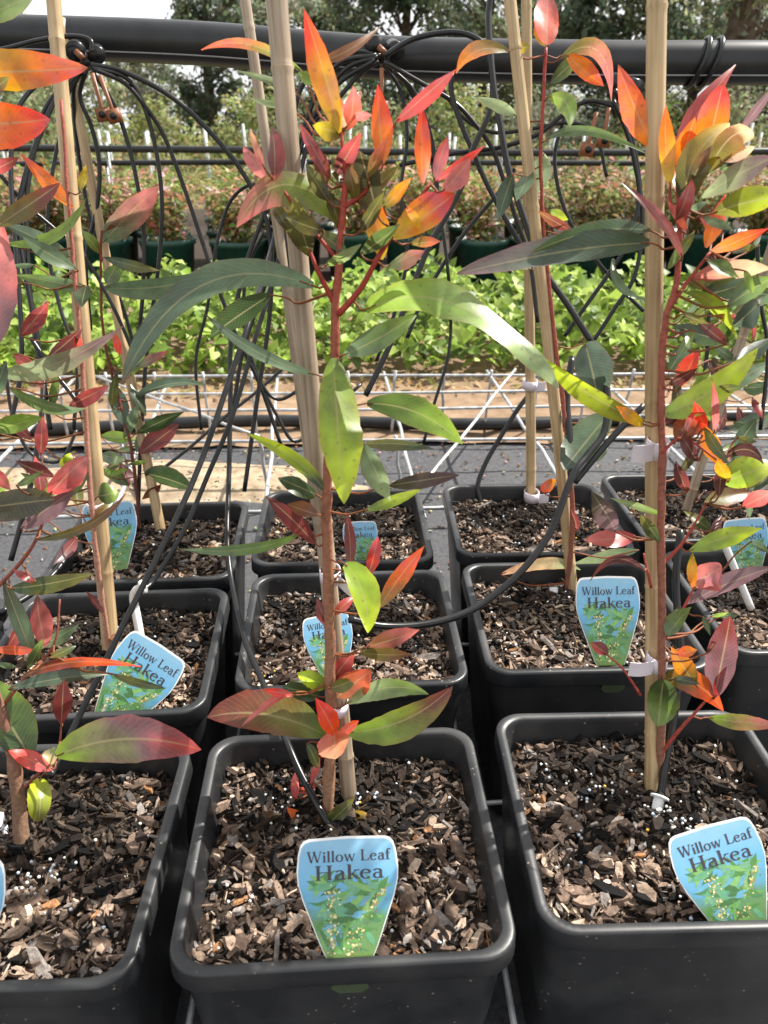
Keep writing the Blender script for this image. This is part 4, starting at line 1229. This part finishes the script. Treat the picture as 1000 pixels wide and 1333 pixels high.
drip('drip tube slanting beside the long straight one to the white elbow', [(492,74,1.04),(448,92,1.05),(412,150,1.08),(380,270,1.10),(368,320,1.08),(335,432),(303,540),(270,620),(240,690),(204,750),(188,768)], 1.12, .955, .0033)
drip('drip tube from mid left, falling past two pots to the front centre peg', [(488,78,1.04),(430,120,1.06),(372,220,1.1),(325,330,1.12),(302,430,1.12),(300,520,1.08),(298,620,1.05),(296,700,1.0),(302,760,.96),(318,830,.88),(345,895,.81),(372,962,.742),(392,1008,.718),(420,1060,.694),(432,1078,.690)], 1.15, .725, .0034)
drip('drip tube in a bow left of the centre fitting, beside the orange leaf', [(495,73),(466,67),(438,79),(410,96),(390,120),(378,180),(364,260),(348,360),(318,450),(304,530)], 1.04, 1.15)
drip('drip tube passing behind the tall orange leaf to the centre stake', [(493,80),(468,97),(430,140),(404,165),(386,215),(374,300),(368,380)], 1.04, 1.12)
drip('big looping drip tube over the pipe right of the centre fitting', [(500,73),(540,50),(590,42),(622,51),(634,70),(641,105),(638,145),(616,194),(598,250),(560,318),(535,380),(505,455),(476,515)], 1.03, 1.0, .0038)
drip('drip tube descending right from the centre fitting in a long curve', [(500,80),(547,107),(591,133),(617,160),(640,192),(656,235),(672,285),(690,340),(700,420)], 1.03, 1.1)
drip('drip tube dropping from the top edge beside the slanting stake', [(641,-20),(636,25),(642,105),(651,160),(662,220),(684,290),(704,345),(738,395),(772,448)], 1.0, .98, .0042)
drip('drip tube bent like a hook below the pipe at centre right', [(588,96),(588,122),(600,160),(615,195),(632,235),(660,288),(688,335)], 1.02, 1.05, .0036)
drip('thin drip tube crossing diagonally behind the centre right leaves', [(670,220),(648,252),(600,310),(553,385),(530,440)], 1.12, 1.15)
drip('thin drip tube hanging vertically over the green crop', [(502,84,1.04),(535,120,1.07),(560,200,1.1),(574,285,1.12),(583,350,1.13),(587,420),(582,470),(564,530),(552,575)], 1.12, 1.2, .0026)
drip('short drip tube curving below the pipe at centre', [(512,92),(538,118),(556,160),(566,205),(570,260)], 1.04, 1.1)
drip('drip tube falling from the right fitting behind the pale stake', [(800,116),(815,150),(825,190),(833,240),(836,300),(826,360),(800,402),(772,445)], 1.03, 1.12)
drip('drip tube arching left from the right fitting', [(812,150),(798,138),(765,132),(735,148),(700,175),(650,192),(590,200),(520,215)], 1.03, 1.1)
drip('drip tube crossing from the right fitting down to the left', [(798,130),(816,172),(827,215),(832,262),(815,320),(790,360),(760,402),(735,438)], 1.03, 1.12)
drip('thick hose looping down over the pots at centre right', [(772,445),(790,505),(787,560),(765,592),(745,620),(718,690),(682,740),(643,775),(604,799),(552,813),(498,815),(455,806)], .96, .80, .0042)
drip('drip tube reaching up right from the thick hose to the pale stake', [(838,528),(805,561),(775,595),(748,628)], .93, .92, .004)
drip('drip tube resting on the back rim of the third-row pot', [(690,512),(672,536),(645,580),(630,608),(622,634),(628,660)], 1.3, 1.29, .0042)
drip('drip tube leading to the white peg in the front right pot', [(886,690),(880,760),(886,850),(878,930),(868,985),(860,1036)], .74, .716, .0036)
drip('thin drip tube standing upright right of the pale stake', [(925,330),(923,406),(919,475),(905,560)], 1.15, 1.2)
drip('drip tube hanging at the right edge of the picture', [(985,300),(990,390),(1000,460),(990,560)], 1.15, 1.2)
drip('drip tube rising left of the thick centre hose', [(745,465),(738,520),(742,570),(744,622)], 1.0, .95, .0045)
drip('drip tube fallen across the rack behind the left pots', [(210,612),(250,580),(290,545),(340,505),(395,455)], 1.5, 1.6, .0035)
drip('drip tube sagging over the rack left of the centre stake', [(330,480),(360,540),(385,575),(420,545),(470,500)], 1.45, 1.5, .0035)
drip('drip tube lying at the far left over the second-row pot', [(0,798),(45,770),(80,735),(105,690)], .95, 1.1, .0042)

drip('drip tube sweeping out left below the lower orange leaf', [(104,94),(88,125),(78,175),(66,240),(62,320),(78,400),(100,470),(96,560)], 1.05, 1.05, .0026)
drip('thin drip tube with a low arch between the left fan and the centre', [(350,262),(330,240),(300,262),(282,320),(270,400),(255,470),(262,560)], 1.1, 1.2, .0026)
drip('drip tube hanging in a bow left of the thick centre stake', [(345,300),(322,350),(318,420),(336,490),(362,520),(400,500)], 1.15, 1.2, .0028)
drip('thin drip tube curving down from the centre fitting between orange leaves', [(500,84),(522,120),(530,180),(522,250),(530,330),(516,400),(490,470)], 1.06, 1.15, .0026)
drip('thin drip tube bowing below the pipe behind the slanting stake', [(566,100),(600,150),(640,172),(690,168),(740,160),(775,175),(790,230)], 1.08, 1.1, .0026)
drip('drip tube drooping behind the red stem at centre right', [(735,150),(722,210),(738,280),(770,330),(805,372),(838,405)], 1.1, 1.12, .0028)
drip('thin drip tube looping over the rack at far left', [(6,470),(16,540),(40,590),(78,600),(100,560)], 1.3, 1.35, .003)
def white_peg(pts, r, label, flange=None):
    root = empty('dripper_stake', tuple(pts[-1]))
    tag(root, label, 'dripper', 'white drippers')
    mb = MB(); mb.tube(catmull(pts, 5), r, 12); part(mb, 'shaft', M['white'], root)
    if flange:
        a, b = flange
        mb = MB(); mb.tube([a, b], r*1.9, 16); part(mb, 'flange', M['white'], root)
    # raised ribs along the shaft
    for s in (-1, 1):
        mb = MB(); mb.tube([Vector(p)+RT*s*r*.9 for p in catmull(pts, 3)], r*.3, 6); part(mb, 'rib', M['white'], root)
a, b = P(859, 1037, .716), P(850, 1078, .704)
white_peg([a, a.lerp(b, .5), b], .0045, 'white dripper peg in the front right pot', (a, a.lerp(b, .07)))
a, b = P(432, 1076, .690), P(449, 1108, .680)
white_peg([a, a.lerp(b, .5), b], .0045, 'white dripper peg behind the front centre label')
e1, e2, e3, e4 = P(188, 763, .945), P(177, 768, .945), P(174, 780, .948), P(184, 836, .945)
white_peg([e1, e2, e3, e3.lerp(e4, .5), e4], .0046, 'white elbow dripper beside the slanting label', (e1, e1.lerp(e2, .35)))
a, b = P(942, 705, .93), P(978, 792, .98)
white_peg([a, a.lerp(b, .5), b], .0042, 'white dripper peg in the pot at the right edge')
a, b = P(721, 765, 1.04), P(722, 790, 1.05)
white_peg([a, b], .0048, 'small white dripper left of the slanting stake base')
a, b = P(-4, 1062, .70), P(8, 1108, .682)
white_peg([a, b], .006, 'white dripper by the front left sapling stem')

# ------------------------------------------------------------------ the green crop
rg = random.Random(31)
def leaf_quad(mb, c, nrm, tan, L, W, col, fold=.18):
    wd = nrm.cross(tan).normalized()
    a = c-tan*(L*.5); e = c+tan*(L*.5)-nrm*(L*.12)
    m1 = c+wd*(W*.5)+nrm*(W*fold); m2 = c-wd*(W*.5)+nrm*(W*fold)
    mb.add([a, m2, e, m1, c], [(0, 4, 3), (0, 1, 4), (1, 2, 4), (3, 4, 2)], col)
def rdir(rng, up=.6):
    v = Vector((rng.gauss(0, 1), rng.gauss(0, 1), abs(rng.gauss(0, 1))+up))
    return v.normalized()
cmb = MB()
CROP = [lin(c) for c in ((126, 156, 50), (152, 178, 70), (100, 128, 44), (176, 196, 100), (80, 104, 42), (136, 160, 72))]
for i in range(11000):
    x = rg.uniform(-2.3, 2.7); y = 2.62+.98*rg.random()
    hh = .27*min(1, (y-2.54)/.30)**.6*(.70+.55*noise.noise(Vector((x*4, y*4, 0)))+.3*noise.noise(Vector((x*11, y*11, 3))))
    z = hh*(rg.random()**.45)+.02
    n = rdir(rg, .5)
    n = (n+Vector((0, -.35, 0))).normalized()
    t = n.cross(Vector((rg.gauss(0, 1), rg.gauss(0, 1), rg.gauss(0, 1)))).normalized()
    L = rg.uniform(.035, .08)
    k = rg.uniform(.75, 1.2)
    leaf_quad(cmb, Vector((x, y, z)), n, t, L, L*rg.uniform(.45, .8), tuple(q*k for q in rg.choice(CROP)))
o = cmb.build('leafy_crop', M['crop'])
tag(o, 'low bright green leafy crop filling the bed behind the path', 'crop', kind='stuff')
# dry litter at its foot
dmb = MB()
for i in range(900):
    x = rg.uniform(-2.2, 2.6); y = 2.45+abs(rg.gauss(0, .13)); n = rdir(rg, 1.5)
    t = n.cross(Vector((rg.gauss(0, 1), rg.gauss(0, 1), 0))).normalized()
    leaf_quad(dmb, Vector((x, y, .012)), n, t, rg.uniform(.02, .06), rg.uniform(.006, .02), lin(rg.choice(((168, 140, 92), (140, 108, 66), (120, 120, 56), (186, 164, 118)))))
o = dmb.build('dry_litter', M['crop'])
tag(o, 'dry straw and dead leaves along the crop edge', 'litter', kind='stuff')
gmb = MB(); gmb.smooth = False
for i in range(2600):
    x, y = rg.uniform(-1.6, 1.9), rg.uniform(1.25, 2.2)
    sz = rg.uniform(.002, .007)
    random.seed(i)
    v, f = chip_geo(sz*rg.uniform(1, 3), sz, sz*.5)
    r_ = rnd_rot(.3)
    gmb.add([r_ @ p+Vector((x, y, .003 if y < 1.6 else -.006+(.02 if y < 1.94 and x < -.1 else 0))) for p in v], f, tuple(q*rg.uniform(.7, 1.3) for q in lin(rg.choice(((150, 134, 112), (104, 88, 70), (176, 164, 148), (84, 78, 72), (140, 104, 66))))))
o = gmb.build('mat_debris', M['bark'])
tag(o, 'grit and bark crumbs scattered on the weed mat behind the pots', 'grit', kind='stuff')
# black hose lying along the path edge
mb = MB(); pts = catmull([Vector((-1.9, 2.15, .02)), Vector((-1.0, 2.11, .02)), Vector((-.3, 2.16, .02)), Vector((.4, 2.10, .02)), Vector((1.2, 2.14, .02)), Vector((2.2, 2.1, .02))], 10)
mb.tube(pts, .018, 14)
o = mb.build('ground_hose', M['pipe']); tag(o, 'thick black hose lying along the near edge of the earth path', 'hose')

# ------------------------------------------------------------------ potted red shrubs behind the crop
def cyl_pot():
    mb = MB()
    prof = [(.118, .0), (.14, .225), (.15, .228), (.152, .256), (.145, .258), (.135, .22)]
    n = 20; vs_, fs = [], []
    for r, z in prof:
        for k in range(n):
            a = 2*math.pi*k/n; vs_.append((r*math.cos(a), r*math.sin(a), z))
    for i in range(len(prof)-1):
        for k in range(n):
            fs.append((i*n+k, i*n+(k+1) % n, (i+1)*n+(k+1) % n, (i+1)*n+k))
    fs.append(tuple(range(n-1, -1, -1)))
    mb.add(vs_, fs)
    return mb.mesh('green_pot')
cp_me = cyl_pot(); cp_me.materials.append(M['greenpot'])
PAL = [
 [(178, 116, 96), (206, 156, 140), (140, 138, 72), (116, 130, 66), (150, 156, 90), (222, 190, 174), (104, 122, 62), (128, 144, 78)],
 [(150, 142, 78), (124, 134, 72), (176, 148, 92), (184, 118, 92), (104, 122, 62), (206, 194, 140), (132, 150, 80)],
 [(146, 116, 80), (168, 138, 96), (118, 122, 70), (204, 164, 146), (100, 116, 62), (190, 176, 120), (120, 138, 74)],
 [(112, 124, 66), (136, 146, 84), (158, 128, 80), (96, 110, 62), (190, 150, 130)]]
SHR = []
for v in range(6):
    rr = random.Random(60+v)
    mb = MB(); sm = MB()
    hgt = rr.uniform(.27, .36)
    for b in range(13):
        a = rr.uniform(0, 6.28); sp_r = rr.uniform(.05, .21)
        e = Vector((math.cos(a)*sp_r, math.sin(a)*sp_r, .25+hgt*rr.uniform(.6, 1.05)))
        s0 = Vector((rr.gauss(0, .01), rr.gauss(0, .01), .22))
        m_ = s0.lerp(e, .5)+Vector((0, 0, -.02))
        bp_ = catmull([s0, m_, e], 4)
        sm.tube(bp_, [.005-.0035*i/(len(bp_)-1) for i in range(len(bp_))], 5, col=lin((96, 62, 46)))
        for k in range(74):
            t = rr.uniform(.12, 1.08)
            c = s0.lerp(e, t)+Vector((rr.gauss(0, .04), rr.gauss(0, .04), rr.gauss(0, .02)))
            n = rdir(rr, .5)
            tg = n.cross(Vector((rr.gauss(0, 1), rr.gauss(0, 1), rr.gauss(0, 1)))).normalized()
            L = rr.uniform(.026, .058)
            leaf_quad(mb, c, n, tg, L, L*rr.uniform(.35, .6), tuple(q*rr.uniform(.7, 1.2) for q in lin(rr.choice(PAL[v % 4]))))
    fm = mb.mesh('foliage'); fm.materials.append(M['foliage'])
    st = sm.mesh('stems'); st.materials.append(M['stem'])
    SHR.append((fm, st))
ORD = ['first', 'second', 'third', 'fourth', 'fifth', 'sixth', 'seventh', 'eighth', 'ninth', 'tenth', 'eleventh', 'twelfth', 'thirteenth', 'fourteenth', 'fifteenth', 'sixteenth', 'seventeenth', 'eighteenth', 'nineteenth', 'twentieth']
rr = random.Random(77)
TONE = ['pink-tipped', 'olive and russet', 'brown-leaved', 'pale green and rose', 'pink-tipped', 'olive and russet']
for row, (yy, rowname, n, step) in enumerate(((4.55, 'front', 16, .335), (5.0, 'second', 16, .37), (5.6, 'third', 16, .42))):
    for i in range(n):
        x = .22+(i-(n-1)/2)*step+rr.uniform(-.05, .05)
        v = rr.randrange(6)
        root = empty('potted_shrub', (x, yy+rr.uniform(-.06, .06), 0), rr.uniform(0, 6.28))
        root.scale = (rr.uniform(.92, 1.1),)*2+(rr.uniform(.92, 1.1),)
        tag(root, '%s potted shrub, %s from left in the %s shrub row' % (TONE[v], ORD[i], rowname), 'shrub', 'potted red shrubs behind the crop')
        link('pot', cp_me, None, root); link('foliage', SHR[v][0], None, root); link('stems', SHR[v][1], None, root)

# ------------------------------------------------------------------ staked young trees further back
YT = []
for v in range(3):
    q = random.Random(90+v); mb = MB()
    for k in range(170):
        z = q.uniform(.2, .80)
        c = Vector((q.gauss(0, .09), q.gauss(0, .09), z)); n = rdir(q, .3)
        tg = n.cross(Vector((q.gauss(0, 1), q.gauss(0, 1), q.gauss(0, 1)))).normalized()
        leaf_quad(mb, c, n, tg, q.uniform(.04, .08), q.uniform(.012, .025), tuple(w*q.uniform(.7, 1.2) for w in lin(q.choice(((124, 134, 72), (160, 152, 96), (98, 116, 66), (170, 130, 96))))))
    me = mb.mesh('foliage'); me.materials.append(M['foliage']); YT.append(me)
cane = MB(); cane.tube([(0, 0, 0), (.004, 0, .42), (0, 0, .86)], .013, 8)
cane_me = cane.mesh('stake'); cane_me.materials.append(simple('pale_grey_stake', (.5, .54, .53), .6, .1))
for row, (yy, nm) in enumerate(((7.0, 'nearer'), (8.2, 'farther'))):
    for i in range(20):
        x = .3+(i-9.5)*(.40+.06*row)+rr.uniform(-.08, .08)
        root = empty('staked_young_tree', (x, yy+rr.uniform(-.1, .1), 0), rr.uniform(0, 6.28))
        root.scale = (1, 1, rr.uniform(.82, 1.0))
        tag(root, 'young tree on a pale stake, %s from the left in the %s far row' % (ORD[i], nm), 'young tree', 'staked young trees far behind')
        link('foliage', YT[rr.randrange(3)], None, root)
        s = link('stake', cane_me, None, root); s.rotation_euler = (rr.uniform(-.05, .05), rr.uniform(-.05, .05), 0)

# ------------------------------------------------------------------ bushes and trees on the skyline
def tree(label, x, y, h, r, cols, name='gum_tree', crown0=.18, n=5200, leaf=.22, trunk_r=.16, seed=1, clumps=46, lean=0.0, cat='tree'):
    q = random.Random(seed)
    root = empty(name, (x, y, -.03))
    tag(root, label, cat, 'trees and bushes beyond the nursery beds')
    top = Vector((lean, 0, h*.92))
    tp = catmull([Vector((0, 0, -.1)), Vector((q.uniform(-.15, .15)*r, 0, h*.35)), Vector((lean*.7, 0, h*.7)), top], 5)
    mb = MB(); k = len(tp)
    mb.tube(tp, [trunk_r*(1-.85*i/(k-1)) for i in range(k)], 10)
    mb.build('trunk', M['treebark'], root)
    cl = []
    for i in range(clumps):
        t = q.uniform(crown0, 1.0)
        rad = r*(math.sin(math.pi*min(1, max(.06, (t-crown0)/(1-crown0)*.86+.12)))**.6)
        a = q.uniform(0, 6.283); d = rad*math.sqrt(q.random())
        c = Vector((lean*t+math.cos(a)*d, math.sin(a)*d, h*t))
        cl.append((c, r*q.uniform(.2, .42), q.choice(cols), q.uniform(.7, 1.25)))
    lb = MB()
    for c, cr, colr, kk in cl[:26]:
        b0 = tp[min(k-1, max(1, int((c.z/h)*k*.75)))]
        lb.tube(catmull([b0, b0.lerp(c, .5)+Vector((0, 0, .1*r)), c], 3), [trunk_r*.28, trunk_r*.22, trunk_r*.18, trunk_r*.15, trunk_r*.12, trunk_r*.09, trunk_r*.05], 5)
    lb.build('limbs', M['treebark'], root)
    fb = MB()
    for i in range(n):
        c, cr, colr, kk = q.choice(cl)
        p = Vector((q.gauss(0, 1), q.gauss(0, 1), q.gauss(0, .8)))
        p = p.normalized()*cr*(q.random()**.45)
        nrm = (p.normalized()+rdir(q, .3)*.8).normalized()
        tg = nrm.cross(Vector((q.gauss(0, 1), q.gauss(0, 1), q.gauss(0, 1)))).normalized()
        L = leaf*q.uniform(.6, 1.3)
        leaf_quad(fb, c+p, nrm, tg, L, L*q.uniform(.35, .6), tuple(w*kk*q.uniform(.8, 1.2) for w in lin(colr)))
    fb.build('crown', M['foliage'], root)
    return root
def tx(px, y):
    v = ray(px, 170)
    return v.x/v.y*y
OLV = [(112, 120, 82), (132, 138, 98), (100, 108, 74), (150, 154, 114)]
DRK = [(78, 90, 68), (94, 104, 80), (68, 80, 62), (110, 118, 90)]
GRY = [(120, 128, 104), (142, 148, 122), (108, 116, 94), (160, 162, 136)]
YEL = [(146, 152, 88), (128, 138, 74), (162, 164, 106), (114, 124, 70)]
tree('thin olive gum tree at the far left edge', tx(-10, 17), 17, 3.3, 1.3, OLV, seed=1, n=5200, leaf=.13, clumps=50)
tree('pale olive gum tree below the white sky gap', tx(190, 24), 24, 3.0, 1.3, GRY, seed=2, n=6500, leaf=.14, crown0=.1, clumps=60)
tree('low olive tree between the left stakes', tx(95, 21), 21, 2.45, 1.5, OLV, seed=3, n=6000, leaf=.13, crown0=.08, clumps=60)
tree('tall dark gum tree left of the thick centre stake', tx(282, 20), 20, 5.0, 1.15, DRK+GRY[:1], seed=4, n=9000, leaf=.15, crown0=.05, clumps=80)
tree('grey-green gum tree directly behind the centre stake', tx(352, 22), 22, 5.0, 1.25, GRY, seed=5, n=9000, leaf=.15, crown0=.05, clumps=80)
tree('lower gum tree behind the tall orange leaf', tx(425, 24), 24, 4.35, 1.25, OLV, seed=6, n=8000, leaf=.15, crown0=.05, clumps=80)
tree('broad dark tree right of the centre fitting', tx(530, 19), 19, 5.2, 1.6, DRK, seed=7, n=14000, leaf=.15, crown0=.04, clumps=100)
tree('lighter gum tree behind the slanting stake', tx(632, 21), 21, 5.0, 1.4, GRY+OLV, seed=8, n=14000, leaf=.15, crown0=.05, clumps=90)
tree('pale gum tree behind the pink bud', tx(715, 25), 25, 5.6, 1.6, GRY+YEL, seed=9, n=14000, leaf=.15, crown0=.05, clumps=90)
tree('dark conifer-like tree left of the pale right stake', tx(800, 17), 17, 5.2, 1.25, DRK, seed=10, n=14000, leaf=.15, crown0=.04, clumps=100)
tree('large gum tree with a thick trunk at the top right', tx(945, 14.5), 14.5, 6.0, 1.7, OLV+GRY, seed=11, n=5200, leaf=.14, trunk_r=.36, crown0=.34)
tree('dark tree at the right edge behind the thick trunk', tx(895, 21), 21, 5.6, 1.7, DRK+OLV, seed=12, n=14000, leaf=.15, crown0=.04, clumps=100)
tree('dark tree beyond the right edge of the picture', tx(1010, 19), 19, 5.4, 1.7, DRK, seed=13, n=14000, leaf=.15, crown0=.04, clumps=100)
for i, (px, y, h, r, cols, lab) in enumerate((
    (330, 13, 1.28, .85, YEL, 'yellow-green bush left of the thick centre stake'), (60, 13.5, 1.3, 1.0, OLV, 'olive bush behind the left stakes'), (210, 14, 1.15, .9, YEL, 'yellowish bush behind the fan of drip tubes'),
    (450, 13, 1.35, 1.0, OLV, 'olive bush behind the orange leaves'), (590, 12.5, 1.25, 1.0, YEL, 'yellowish bush behind the hooked drip tube'), (720, 13.5, 1.35, 1.0, GRY, 'grey-green bush behind the red stem'),
    (850, 13, 1.2, .9, YEL, 'yellowish bush behind the pale right stake'), (970, 13, 1.3, 1.0, OLV, 'olive bush at the right edge'), (-60, 14, 1.4, 1.0, GRY, 'grey-green bush past the left edge'))):
    tree(lab, tx(px, y), y, h, r, cols, name='bush', crown0=.05, n=2600, leaf=.085, trunk_r=.03, seed=40+i, clumps=40, cat='bush')
